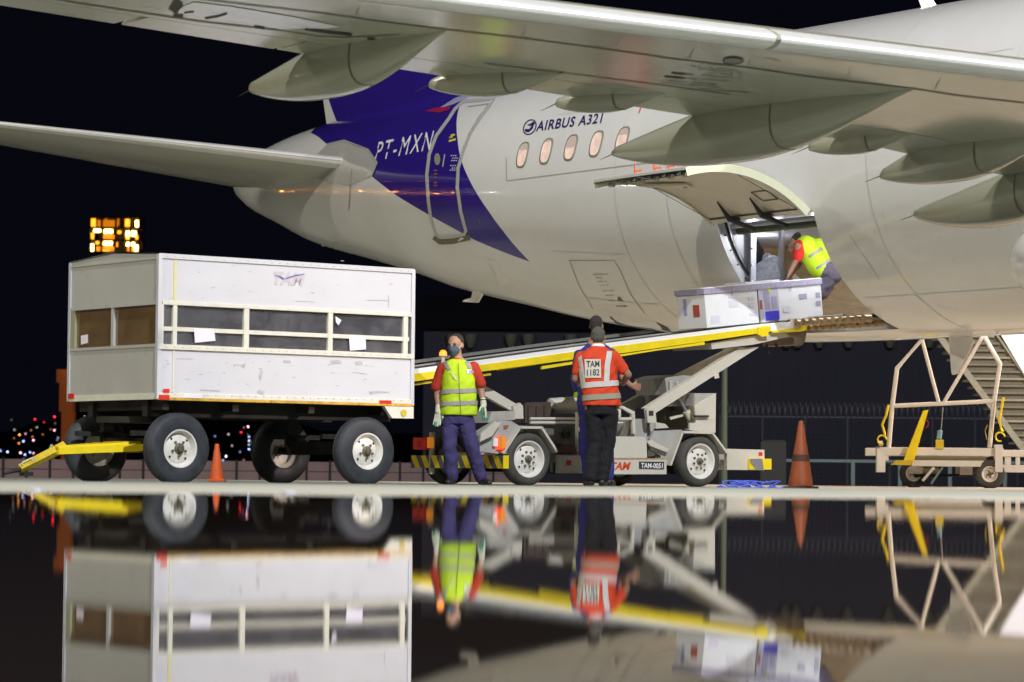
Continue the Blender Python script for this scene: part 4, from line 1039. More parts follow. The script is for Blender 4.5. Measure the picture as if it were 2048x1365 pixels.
# ------------------------------------------------------------------ BELT LOADER
LM, LL, LW, lux, lvy = frame((.19, 31.9, 0), (.8266, .5627, 0))
def loader():
    t = thing('belt_loader', LW(1.1, .7, 0), 'cream belt loader with yellow conveyor raised from behind the trailer to the cargo door', 'belt loader')
    B = lambda: MB(LM)
    def px(pts, v, d, name, m, parent=t, mi=0):
        q = [LL(x, y, v) for x, y in pts]; mb = B(); mb.poly([(u, v, z) for u, z in q], (0, d, 0)); return mb.build(name, m, parent)
    W = 1.75
    # wheels
    uL, zL = LL(1059, 920); uR, zR = LL(1402, 924)
    r = .298
    for u in (uL, uR):
        for v, ax in ((.09, -lvy), (W-.09, lvy)):
            wheel(t, LW(u, v, r), ax, r, .19, .195, M_TYRE2, M_RIM, .035, 8, nutm=M_HUB)
        mb = B(); mb.tube([(u, .12, r), (u, W-.12, r)], .05, 8); mb.build('axle', M_TAR, t)
    # chassis boxes
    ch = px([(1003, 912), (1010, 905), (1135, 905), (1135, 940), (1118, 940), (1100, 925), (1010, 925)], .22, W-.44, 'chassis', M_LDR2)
    px([(1117, 911), (1214, 912), (1214, 948.5), (1117, 947)], .0, .06, 'side_box', M_LDR)
    px([(1134, 921), (1143, 921), (1143, 931), (1134, 931)], -.006, .005, 'reflector', M_REDR)
    px([(1210, 919), (1333, 919), (1333, 949), (1210, 949)], -.01, .07, 'lower_side_panel', M_LDR)
    px([(1212, 917), (1333, 917), (1333, 919.3), (1212, 919.3)], -.014, .05, 'rust_strip', mat('rusty_edge_line', (.40, .26, .12), .7, var=.5, scale=30))
    px([(1216, 873), (1290, 874), (1293, 880), (1294, 916.5), (1214, 916.5), (1214, 890)], .0, .05, 'upper_side_panel', M_LDR)
    px([(1214, 935), (1214, 949), (1333, 949), (1400, 945), (1400, 930), (1333, 925)], .3, W-.6, 'chassis_beam', M_TAR)
    px([(1100, 925), (1100, 945), (1215, 947), (1215, 930)], .1, W-.3, 'chassis_beam', M_TAR)
    # lettering
    def txt(s_, x0, y0, x1, y1, hx, hy, nm, m, v, par=t, bold=.02):
        a = LL(x0, y0, v); b = LL(x1, y1, v); c = LL(x0+hx, y0+hy, v); mb = B()
        put_text(mb, s_, lambda x, y: (a[0]+(b[0]-a[0])*x+(c[0]-a[0])*y, v, a[1]+(b[1]-a[1])*x+(c[1]-a[1])*y), 0, bold); return mb.build(nm, m, par)
    txt('TAM', 1218, 939.5, 1258, 939.5, 4, -15, 'lettering', mat('red_orange_ink', (.60, .06, .01), .5), -.013, bold=.04)
    pl = px([(1278, 923.5), (1328, 924), (1328, 939.5), (1278, 938.5)], -.013, .002, 'number_plate', M_DARK)
    txt('TAM-0051', 1282, 936.2, 1325, 937, .5, -10, 'plate_lettering', M_WHITEP, -.015, pl, bold=.02)
    # rear body and wheel arches
    for vv in (.03, W-.16): px([(1014, 908), (1003, 909), (957, 903), (957, 872), (965, 862), (998, 842), (1022, 842), (1040, 853)], vv, .13, 'rear_body', mat('loader_grey_paint', (.38, .38, .36), .5, var=.08, scale=6, dirt=(.2, .18, .13), dscale=9, dthr=.62))
    px([(1008, 851), (1018, 851), (1014, 858), (1008, 858)], .02, .008, 'orange_mark', mat('dull_orange_paint', (.35, .10, .03), .6))
    def arch(pts, w, v0, d, nm='wheel_arch'):
        mb = B(); q = [LL(x, y, v0) for x, y in pts]; 
        for i in range(len(q)-1):
            (u0_, z0_), (u1_, z1_) = q[i], q[i+1]; dx, dz = u1_-u0_, z1_-z0_; l = math.hypot(dx, dz); nx, nz = dz/l*w, -dx/l*w
            mb.poly([(u0_, v0, z0_), (u1_, v0, z1_), (u1_+nx, v0, z1_+nz), (u0_+nx, v0, z0_+nz)], (0, d+.0007*i, 0))
        return mb.build(nm, M_LDR, t)
    arch([(1005, 906), (1040, 852.5), (1085, 853), (1117, 903)], .028, -.03, .32)
    arch([(1340, 930), (1365, 862), (1426, 864), (1457, 906)], .026, -.03, .34)
    arch([(1005, 906), (1040, 852.5), (1085, 853), (1117, 903)], .028, W-.3, .32)
    arch([(1340, 930), (1365, 862), (1426, 864), (1457, 906)], .026, W-.3, .34)
    px([(962, 868), (990, 843), (1002, 846), (985, 872), (960, 884)], -.04, .04, 'tilted_plate', M_LDR)
    # bumper with hazard chevrons
    ub, zt_ = LL(1012, 911.5); zb_ = LL(1012, 937.5)[1]
    mb = B(); mb.box((ub-.07, -.05, zb_), (ub, W+.10, zt_)); bp = mb.build('rear_bumper', mat('hazard_dark_grey', (.10, .11, .14), .5, var=.2, scale=9), t)
    mb = B(); n = 9; Wt = W+.15
    for k in range(n):
        a = -.05+Wt*k/n; s_ = .10; w_ = Wt/n*.52
        f = lambda v: max(-.05, min(W+.10, v))
        mb.add([(ub-.074, f(a), zb_), (ub-.074, f(a+w_), zb_), (ub-.074, f(a+w_+s_), zt_), (ub-.074, f(a+s_), zt_)], [(0, 1, 2, 3)])
    mb.build('hazard_stripes', M_YEL, bp)
    mb = B(); mb.box((ub-.075, -.056, zb_), (ub, -.051, zt_)); mb.build('bumper_end', M_YEL, bp)
    # tail lamps (lit)
    for v, e, nm in ((.10, 1.6, 'near'), (W-.18, .03, 'far')):
        u0_, z0_ = ub-.06, .44
        mb = B(); mb.box((ub-.12, v-.10, .40), (ub-.03, v+.16, .54), bev=.006); tl = mb.build('tail_lamp', mat('red_lamp_lit' if e > 1 else 'red_lamp_dim', (.6, .02, .01), .3, emit=(1, .07, .02), estr=e), t)
        mb = B(); mb.sphere((ub-.122, v+.03, .465), .034, 0, 12, 8, (.3, 1, 1)); mb.build('lamp_glow', mat('amber_lamp_lit', (.8, .3, .02), .3, emit=(1, .38, .05), estr=7) if e > 1 else M_REDR, tl)
        mb = B(); mb.box((ub-.10, v-.16, .42), (ub-.04, v-.11, .54)); mb.build('amber_lens', mat('amber_lens', (.6, .22, .02), .3, emit=(1, .35, .03), estr=.3), tl)
    px([(987, 877), (996, 877), (996, 893), (987, 893)], -.005, .03, 'white_tag', M_WHITEP)
    mb = B(); mb.tube([(ub-.04, 1.45, .12), (ub-.04, 1.45, .60)], .035, 8); mb.build('rear_post', M_LDR, t)
    # engine bay between the wheels
    px([(1062, 850), (1155, 850), (1156, 905), (1095, 907), (1062, 880)], .35, 1.0, 'engine_block', M_ENG)
    mb = B(); q = LL(1132, 868, .34); mb.lathe([(0, 0), (.05, 0), (.055, .03), (.025, .035), (.02, .01), (0, .01)], (q[0], .34, q[1]), (0, -1, 0), 18); mb.build('filter_cap', M_DARK, t)
    px([(1108, 908), (1155, 908), (1148, 890), (1125, 888)], .2, .2, 'hose_bundle', mat('rusty_brown', (.10, .05, .035), .7, var=.4, scale=20))
    px([(1050, 806), (1104, 804), (1104, 846), (1050, 846)], .5, .6, 'radiator', mat('brown_radiator', (.07, .05, .04), .6, var=.3, scale=14))
    for k in range(3):
        px([(1056+k*16, 812), (1058+k*16, 812), (1058+k*16, 842), (1056+k*16, 842)], .49, .009, 'radiator_slat', M_DARK)
    mb = B(); a = LL(1100, 812, .55); b = LL(1157, 812, .55); mb.tube([(a[0], .55, a[1]-.03), (a[0]+.02, .55, a[1]), (b[0], .55, b[1]+.01)], [.05, .10, .10], 16); mb.build('hydraulic_tank', M_LDR, t)
    for y in (838, 846):
        a = LL(1060, y, .3); b = LL(1245, y, .3); mb = B(); mb.tube([(a[0], .3, a[1]), (b[0], .3, b[1])], .018, 6); mb.build('rail', M_LDR, t)
    a = LL(1154, 825, .28); mb = B(); mb.tube([(a[0], .28, a[1]), (a[0], .28, .33)], .022, 6); mb.build('rail_post', M_LDR, t)
    mb = B(); a = LL(1060, 843, .9); b = LL(1240, 843, .9); mb.box((a[0], .7, a[1]-.1), (b[0], 1.5, a[1]-.06)); mb.build('deck_plate', M_LDR2, t)
    # rear support strut and bracket
    px([(957, 771), (966, 769), (1044, 815), (1041, 828), (1030, 826), (957, 785)], .38, .07, 'rear_strut', M_LDR)
    px([(957, 785), (966, 769), (1044, 815), (1041, 828), (1030, 826)], 1.22, .07, 'rear_strut', M_LDR)
    px([(1027, 812), (1040, 806), (1046, 812), (1047, 838), (1028, 838)], .33, .05, 'pivot_bracket', M_LDR)
    px([(983, 824), (1030, 822), (1030, 840), (1000, 842), (975, 846)], .3, 1.1, 'deck_plate', M_LDR2)
    # middle boxes behind the orange-vest worker and pivot frames
    px([(1233, 838), (1300, 838), (1300, 878), (1233, 878)], .95, .4, 'control_box', M_ENG)
    px([(1268, 838), (1294, 838), (1294, 876), (1268, 876)], .30, .5, 'grey_column', mat('loader_grey_paint', (.38, .38, .36), .5))
    for pts in (((1240, 815), (1246, 812), (1270, 824), (1269, 832)), ((1264, 828), (1270, 828), (1271, 868), (1266, 868)), ((1237, 835), (1268, 835), (1268, 840), (1237, 840)), ((1237, 818), (1242, 818), (1242, 840), (1237, 840))):
        px(pts, .26, .04, 'pivot_frame', M_LDR)
    px([(1293, 820), (1301, 813), (1311, 820), (1313, 846), (1296, 846)], .16, .05, 'pivot_bracket', M_LDR)
    px([(1298, 822), (1307, 822), (1307, 832), (1298, 832)], .155, .004, 'pivot_bolt', M_DARK)
    px([(1300, 846), (1312, 846), (1300, 885), (1288, 880)], .35, .3, 'strut', M_LDR2)
    px([(1300, 878), (1308, 862), (1364, 860), (1366, 866), (1340, 925), (1318, 935), (1322, 912), (1300, 900)], .10, .04, 'front_side_plate', mat('loader_grey_paint', (.38, .38, .36), .5))
    px([(1295, 885), (1303, 880), (1320, 890), (1338, 898), (1334, 905), (1300, 892)], .04, .04, 'step', M_LDR)
    px([(1296, 892), (1316, 897), (1312, 916), (1296, 916)], .5, .3, 'dark_compartment', M_ENG)
    # main lift arms
    px([(1291, 817), (1478, 697), (1519, 694), (1312, 826)], .20, .09, 'lift_arm', M_LDR)
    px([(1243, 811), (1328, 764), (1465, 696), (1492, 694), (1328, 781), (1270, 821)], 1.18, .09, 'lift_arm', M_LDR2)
    px([(1330, 757), (1352, 750), (1382, 752), (1352, 786), (1334, 790)], .5, .6, 'cross_plate', mat('loader_grey_paint', (.38, .38, .36), .5))
    for x in (1340, 1353):
        px([(x, 764), (x+3.5, 762), (x+3.5, 784), (x, 786)], .46, .03, 'cross_plate_rib', M_LDR)
    px([(1428, 751), (1437, 747), (1439, 756), (1431, 758)], .19, .02, 'arm_lug', M_LDR)
    # hydraulic cylinder
    a = LL(1360, 799, .34); b = LL(1374, 826, .34); c = LL(1396, 866, .34)
    mb = B(); mb.tube([(a[0], .34, a[1]), (b[0], .34, b[1])], .020, 8); cy = mb.build('cylinder_rod', M_STEEL, t)
    mb = B(); mb.tube([(b[0]-.01, .34, b[1]+.02), (c[0], .34, c[1])], .045, 12); mb.build('hydraulic_cylinder', M_DOORED, t)
    # front cowl
    px([(1389, 812), (1432, 787), (1431, 866), (1379, 861), (1379, 846), (1392, 846)], .16, .03, 'front_cowl', M_LDR)
    px([(1432, 787), (1390, 787), (1372, 800), (1372, 860), (1380, 861), (1389, 812)], 1.3, .03, 'front_cowl', M_LDR2)
    px([(1389, 787), (1433, 787), (1432, 790), (1389, 812)], .19, 1.1, 'cowl_top', M_LDR2)
    px([(1392, 831), (1418, 831), (1418, 835), (1392, 835)], .12, .05, 'black_grip', M_RUBBER)
    px([(1340, 835), (1366, 829), (1367, 833), (1342, 840)], .25, .03, 'linkage', M_LDR)
    px([(1312, 845), (1330, 848), (1338, 856), (1312, 858)], .3, .4, 'linkage', M_LDR)
    px([(1330, 815), (1376, 812), (1376, 858), (1330, 858)], .8, .4, 'dark_compartment', mat('dark_machinery', (.045, .04, .03), .6, var=.5, scale=12))
    px([(1368, 792), (1392, 786), (1392, 800), (1372, 822)], .55, .25, 'pump', mat('blue_grey_pump', (.20, .21, .25), .4, var=.5, scale=14))
    # front box and bumper
    px([(1454, 898), (1529, 900), (1529, 941), (1454, 940)], .0, .05, 'front_box', M_LDR)
    px([(1454, 899), (1454, 940), (1420, 940), (1440, 905)], .2, 1.2, 'front_box', M_LDR2)
    px([(1518, 905), (1525, 905), (1525, 912), (1518, 912)], -.006, .005, 'reflector', M_REDR)
    fb = px([(1500, 918), (1543, 918), (1543, 939.5), (1500, 939.5)], -.05, .05, 'front_bumper', M_YEL)
    px([(1501, 918), (1524, 918), (1528, 939.5), (1512, 939.5), (1501, 926)], -.056, .005, 'hazard_stripes', mat('hazard_grey', (.20, .20, .22), .5), fb)
    uf = LL(1543, 918, -.05)[0]; z0_ = LL(1543, 939.5, -.05)[1]; z1_ = LL(1543, 918, -.05)[1]
    mb = B(); mb.box((uf-.02, 0, z0_), (uf+.04, W+.05, z1_)); mb.build('front_bumper', M_YEL, t)
    # conveyor: near and far side beams, belt, frame, rollers
    VN, VF = .10, .98
    def beam(ptsT, ptsB, v, d, nm, m, ext=0): return px(ptsT+ptsB[::-1], v, d, nm, m)
    for v, sgn in ((VN, -1), (VF, 1)):
        # long tapered tray side (white upper lip, yellow web, yellow lower lip)
        if v == VN: q = lambda L_: [LL(x, y, VN) for x, y in L_]
        top = [LL(x, y, VN) for x, y in ((700, 759), (824, 739), (957, 721), (1149, 694.5), (1507, 650), (1610, 641))]
        mid = [LL(x, y, VN) for x, y in ((700, 770), (824, 748.5), (957, 731), (1149, 703.5), (1507, 657.5), (1540, 653))]
        bot = [LL(x, y, VN) for x, y in ((700, 783), (824, 764), (957, 744.5), (1149, 719), (1250, 706), (1540, 664))]
        e = .04
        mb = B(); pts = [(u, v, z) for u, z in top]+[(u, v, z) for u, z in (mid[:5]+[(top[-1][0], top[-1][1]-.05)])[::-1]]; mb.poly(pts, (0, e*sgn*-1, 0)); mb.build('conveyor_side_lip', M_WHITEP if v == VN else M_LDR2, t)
        mb = B(); pts = [(u, v-.012 if v == VN else v, z) for u, z in mid]+[(u, v-.012 if v == VN else v, z) for u, z in bot[::-1]]; mb.poly(pts, (0, .06*sgn*-1, 0)); mb.build('conveyor_side_beam', M_YEL, t)
        mb = B(); b2 = [LL(x, y, VN) for x, y in ((700, 786.5), (824, 767.5), (985, 746), (985, 751), (824, 772), (700, 791))]; mb.poly([(u, v+.03*sgn*-1, z) for u, z in b2], (0, .03, 0)); mb.build('conveyor_lower_lip', M_YELD, t)
        b3 = [LL(x, y, VN) for x, y in ((1083, 733), (1250, 708), (1408, 684), (1408, 690), (1310, 702), (1083, 739))]
        mb = B(); mb.poly([(u, v-.02*0+.012*-sgn*-1, z) for u, z in b3], (0, .03*-sgn, 0)); mb.build('conveyor_slide_bar', M_YEL, t)
    tb = [LL(x, y, VN) for x, y in ((700, 763), (824, 742), (1149, 697.5), (1507, 653), (1606, 644))]
    mb = B(); mb.poly([(u, VN+.05, z) for u, z in tb]+[(u, VN+.05, z-.035) for u, z in tb[::-1]], (0, VF-VN-.10, 0)); mb.build('conveyor_belt', M_BELT, t)
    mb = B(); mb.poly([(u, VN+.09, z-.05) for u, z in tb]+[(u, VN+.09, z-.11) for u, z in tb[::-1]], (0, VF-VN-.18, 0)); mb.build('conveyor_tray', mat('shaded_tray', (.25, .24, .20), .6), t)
    gl = [LL(x, y, VF) for x, y in ((700, 752), (860, 728), (1050, 705), (1200, 683), (1380, 655))]
    # far guard rail seen as a dark grey line above the belt
    top = [LL(x, y, VN) for x, y in ((700, 759), (824, 739), (1149, 694.5), (1400, 663))]
    mb = B(); mb.poly([(u, VF-.02, z+.02) for u, z in top]+[(u, VF-.02, z+.055) for u, z in top[::-1]], (0, .03, 0)); mb.build('conveyor_far_guard', mat('dark_grey_guard', (.16, .165, .15), .6), t)
    # amber beacon on its post
    q = LL(886, 730, .8); mb = B(); mb.tube([(q[0], .8, q[1]-.06), (q[0], .8, q[1]+.10)], .022, 8); bc = mb.build('beacon_post', M_LDR, t)
    mb = B(); mb.lathe([(0, 0), (.045, 0), (.042, .04), (.02, .065), (0, .066)], (q[0], .8, q[1]+.10), (0, 0, 1), 14); mb.build('amber_beacon', mat('amber_beacon_lit', (.7, .15, .02), .3, emit=(1, .30, .03), estr=1.6), bc)
    # head of the conveyor
    px([(1422, 686), (1478, 676), (1560, 664), (1612, 662), (1606, 668), (1505, 690), (1424, 699)], .14, .75, 'head_underframe', M_LDR)
    px([(1517, 655), (1535, 652), (1538, 672), (1524, 674), (1515, 668)], .07, .03, 'head_clamp', M_YEL)
    px([(1540, 650), (1612, 641), (1614, 656), (1560, 661), (1540, 663)], .09, .06, 'head_plate', M_WHITEP)
    px([(1545, 662), (1600, 656), (1604, 648), (1616, 648), (1614, 660), (1600, 664), (1545, 666)], .08, .02, 'head_lip', M_YEL)
    px([(1575, 668), (1600, 664), (1614, 662), (1610, 684), (1604, 691), (1590, 690), (1588, 676)], .12, .6, 'head_roller_guard', mat('brown_grey_roller_guard', (.20, .15, .11), .6, var=.3, scale=12))
    px([(1531, 690), (1535, 689), (1540, 708), (1537, 708)], .3, .01, 'dangling_hose', M_RUBBER)
    px([(1550, 688), (1553, 687), (1556, 694), (1552, 696)], .3, .01, 'dangling_hose', M_RUBBER)
    # extension plate reaching into the hold
    px([(1602, 642), (1618, 634), (1686, 628), (1688, 651), (1652, 656), (1615, 660)], .14, .04, 'extension_plate', mat('extension_grey', (.42, .41, .38), .5, var=.06))
    px([(1651, 640), (1661, 639), (1661, 648), (1651, 649)], .133, .004, 'reflector', M_REDR)
    px([(1688, 628), (1696, 632), (1698, 652), (1690, 652)], .14, .3, 'extension_roller', M_DARK)
loader()

# ------------------------------------------------------------------ FOAM BOXES on the belt
def foam_boxes():
    VN = .20
    a = LL(1414, 657, VN); b = LL(1652, 634, VN); dx, dz = b[0]-a[0], b[1]-a[1]; l = math.hypot(dx, dz); d = Vector((dx/l, 0, dz/l)); up = Vector((-dz/l, 0, dx/l))
    def box(u0, ln, h_, dep, name, label, marks):
        o = Vector((a[0], VN, a[1]))+d*u0
        M = LM @ Matrix(((d.x, 0, up.x, o.x), (0, 1, 0, o.y), (d.z, 0, up.z, o.z), (0, 0, 0, 1)))
        t = thing(name, M @ Vector((ln/2, dep/2, 0)), label, 'box', 'white foam boxes on the conveyor')
        mb = MB(M); mb.box((.006, .006, 0), (ln-.006, dep-.006, h_-.055), bev=.006); mb.build('box_body', M_FOAM, t)
        mb = MB(M); mb.box((-.006, -.006, h_-.053), (ln+.006, dep+.006, h_), bev=.008); lid = mb.build('lid', M_FOAM, t)
        mb = MB(M)
        mb.box((-.009, -.0095, h_-.075), (ln+.009, -.0062, h_-.008)); mb.box((-.0095, -.009, h_-.075), (-.0062, dep+.009, h_-.008)); mb.build('printed_tape', M_TAPEP, lid)
        for (x0, z0, x1, z1, m, nm) in marks:
            mb = MB(M)
            if nm.startswith('end'): mb.box((.0025, x0, z0), (.0055, x1, z1))
            else: mb.box((x0, .0015, z0), (x1, .0055, z1))
            mb.build('label' if 'end' in nm else nm, m, t)
        for (u, w) in ((ln*.5, .012),):
            mb = MB(M); mb.box((u, -.011, h_-.12), (u+w, -.0098, h_-.0)); mb.build('tape_tab', M_LBLG, t)
        return M
    h_ = .475
    M1 = box(0, .80, h_, .55, 'foam_box', 'white foam box with brick red label on its left end, lower one on the conveyor', [
        (.12, .14, .24, .28, M_LBLR, 'end'), (.36, .16, .42, .36, M_INKP, 'end'),
        (.08, .05, .20, .14, mat('pale_ink', (.66, .65, .75), .6), 'stamp'), (.36, .22, .50, .30, mat('pale_ink', (.66, .65, .75), .6), 'stamp'), (.36, .32, .49, .345, mat('pale_ink', (.66, .65, .75), .6), 'stamp'), (.66, .20, .74, .25, mat('pale_ink', (.66, .65, .75), .6), 'stamp'), (.66, .28, .74, .32, mat('pale_ink', (.66, .65, .75), .6), 'stamp'), (.66, .10, .74, .14, mat('pale_ink', (.66, .65, .75), .6), 'stamp')])
    box(.815, .98, h_, .55, 'foam_box', 'white foam box with blue and grey labels, upper one on the conveyor', [
        (.0, .04, .30, .42, mat('pale_violet_paper', (.50, .49, .62), .6), 'paper'), ])
    o = Vector((a[0], VN, a[1]))+d*.815
    M = LM @ Matrix(((d.x, 0, up.x, o.x), (0, 1, 0, o.y), (d.z, 0, up.z, o.z), (0, 0, 0, 1)))
    t2 = bpy.data.objects['foam_box.001']
    for (x0, z0, x1, z1, m) in ((.08, .02, .29, .13, M_LBLB), (.01, .16, .045, .27, M_LBLR), (.075, .15, .16, .38, M_LBLG), (.19, .15, .27, .30, M_LBLG), (.14, .36, .19, .44, M_LBLY), (.36, .10, .47, .17, mat('pale_ink', (.66, .65, .75), .6)), (.62, .24, .74, .30, M_LBLG), (.88, .24, .95, .30, M_LBLG), (.88, .14, .95, .20, M_LBLG)):
        mb = MB(M); mb.box((x0, -.0015, z0), (x1, .0012, z1)); mb.build('label', m, t2)
    mb = MB(M); put_text(mb, 'EPS', lambda x, y: (0, 0, 0), 0) if False else None
    mb = MB(M); mb.box((-.14, .05, h_+.002), (.38, .45, h_+.022), bev=.004); one(mb, 'foam_sheet', M_FOAM, 'thin white foam sheet lying across the lids of both foam boxes', 'sheet')
foam_boxes()

# ------------------------------------------------------------------ PEOPLE
def cap(mb, p0, p1, r0, r1, n=14, flat=1.0, fax=None):
    """closed tapered capsule; flat squeezes it along fax"""
    p0, p1 = Vector(p0), Vector(p1); d = p1-p0; L = d.length or 1e-5; d = d/L
    up = Vector((0, 0, 1)) if abs(d.z) < .9 else Vector((0, 1, 0)); a = d.cross(up).normalized(); b = d.cross(a).normalized()
    rings = []
    for i in range(5):
        t = math.pi/2*(i+.4)/5.0; rings.append((p0-d*r0*math.cos(t), r0*math.sin(t)))
    for i in range(5): rings.append((p0+d*L*i/4, r0+(r1-r0)*i/4))
    for i in range(5):
        t = math.pi/2*(4-i+.4)/5.0; rings.append((p1+d*r1*math.cos(t), r1*math.sin(t)))
    R_ = []
    for c, r in rings:
        ring = []
        for k in range(n):
            v = (a*math.cos(2*math.pi*k/n)+b*math.sin(2*math.pi*k/n))*r
            if fax is not None: v = v-fax*(v.dot(fax))*(1-flat)
            ring.append(c+v)
        R_.append(ring)
    mb.rings(R_)
def organic(mb, name, m, parent, vox=.009, sm=4):
    o = mb.build(name, m, parent)
    r = o.modifiers.new('skin', 'REMESH'); r.mode = 'VOXEL'; r.voxel_size = vox; r.use_smooth_shade = True
    s = o.modifiers.new('soft', 'SMOOTH'); s.factor = .5; s.iterations = sm
    if name in ('trousers', 'shirt', 'vest', 'overalls'):
        tx = bpy.data.textures.get('cloth_folds') or bpy.data.textures.new('cloth_folds', 'CLOUDS'); tx.noise_scale = .11; tx.noise_depth = 2
        d = o.modifiers.new('folds', 'DISPLACE'); d.texture = tx; d.texture_coords = 'GLOBAL'; d.strength = .035 if name in ('trousers', 'overalls') else .012; d.mid_level = .5
    return o
class Torso:
    """a trunk described by rings (y pixel, centre x pixel, half width m, half depth m)"""
    def __init__(s, rings, Y, p=.82): s.r = rings; s.Y = Y; s.p = p
    def at(s, y):
        r = s.r
        if y <= r[0][0]: return r[0][1:]
        for i in range(len(r)-1):
            if r[i+1][0] >= y:
                t = (y-r[i][0])/(r[i+1][0]-r[i][0]); t = t*t*(3-2*t) if False else t
                return [r[i][k]+(r[i+1][k]-r[i][k])*t for k in (1, 2, 3)]
        return r[-1][1:]
    def ring(s, y, off=0, n=36, a0=0, a1=2*math.pi):
        cx, w, d = s.at(y); c = P(cx, y, s.Y); L = []
        for k in range(n):
            a = a0+(a1-a0)*k/n; co, si = math.cos(a), math.sin(a)
            L.append(c+Vector(((w+off)*math.copysign(abs(co)**s.p, co), (d+off)*math.copysign(abs(si)**s.p, si), 0)))
        return L
    def mesh(s, mb, off=0, wr=0):
        y0, y1 = s.r[0][0], s.r[-1][0]; N = 40; rnd = random.Random(int(y0)); rs = []
        for i in range(N+1):
            y = y0+(y1-y0)*i/N; rg = s.ring(y, off)
            if wr: rg = [v+Vector((0, 1, 0))*wr*math.sin(y*.33+k*1.3)+Vector((1, 0, 0))*wr*.6*math.sin(y*.21+k*.7) for k, v in enumerate(rg)]
            rs.append(rg)
        mb.rings(rs)
    def pt(s, x, y, side=-1, off=0):
        """point on the front (-1, towards the camera) or back surface at that pixel"""
        cx, w, d = s.at(y); c = P(cx, y, s.Y); X = P(x, y, s.Y).x-c.x; w += off; d += off
        k = min(1, abs(X)/w)**(1/s.p); si = math.sqrt(max(0, 1-k*k))
        return Vector((c.x+X, c.y+side*d*si**s.p, c.z))
    def band(s, mb, y0, y1, off=.006, slope=0, n=48, mi=0):
        a = []; b = []
        for k in range(n):
            t = 2*math.pi*k/n; co, si = math.cos(t), math.sin(t); L = []
            for y in (y0, y1):
                cx, w, d = s.at(y+slope*co); c = P(cx, y+slope*co, s.Y); L.append(c+Vector(((w+off)*math.copysign(abs(co)**s.p, co), (d+off)*math.copysign(abs(si)**s.p, si), 0)))
            a.append(L[0]); b.append(L[1])
        mb.add(a+b, [(k, (k+1) % n, n+(k+1) % n, n+k) for k in range(n)], mi, True)
    def stripe(s, mb, pts, w, off=.007, side=-1):
        V = []
        P2 = []
        for i in range(len(pts)-1):
            for q in range(5): P2.append((pts[i][0]+(pts[i+1][0]-pts[i][0])*q/5, pts[i][1]+(pts[i+1][1]-pts[i][1])*q/5))
        P2.append(pts[-1])
        for x, y in P2: V += [s.pt(x-w/2, y, side, off), s.pt(x, y, side, off), s.pt(x+w/2, y, side, off)]
        mb.add(V, [f for i in range(len(P2)-1) for f in ((3*i, 3*i+1, 3*i+4, 3*i+3), (3*i+1, 3*i+2, 3*i+5, 3*i+4))], 0, True)
def hand(mb, w, tip, palm_n, r=.0095, spread=.012, curl=.25, thumb=None, scale=1.0):
    """five-fingered hand from wrist w to fingertips tip"""
    w, tip = Vector(w), Vector(tip); d = (tip-w); L = d.length; d = d.normalized(); pn = Vector(palm_n).normalized(); s = d.cross(pn).normalized()
    k = w+d*L*.52
    for q in (-1.5, -.5, .5, 1.5): cap(mb, w+s*q*.010, k+s*q*.019, .016, .0145, 10)
    for q, ln in ((-1.5, .86), (-.5, 1.0), (.5, .97), (1.5, .80)):
        b = k+s*q*.021; m = b+(d*L*.27*ln)+s*q*.003+pn*curl*.012; e = m+(d*L*.20*ln)+s*q*.002+pn*curl*.035
        cap(mb, b, m, r*1.1, r, 8); cap(mb, m, e, r, r*.85, 8)
    if thumb is None: thumb = s
    tb = w+d*L*.18+thumb*.02; tm = tb+thumb*.038+d*L*.17+pn*.008; te = tm+thumb*.008+d*L*.17+pn*.012
    cap(mb, w+d*L*.08, tb, .017, .015, 8); cap(mb, tb, tm, .0145, r*1.1, 8); cap(mb, tm, te, r*1.1, r*.9, 8)
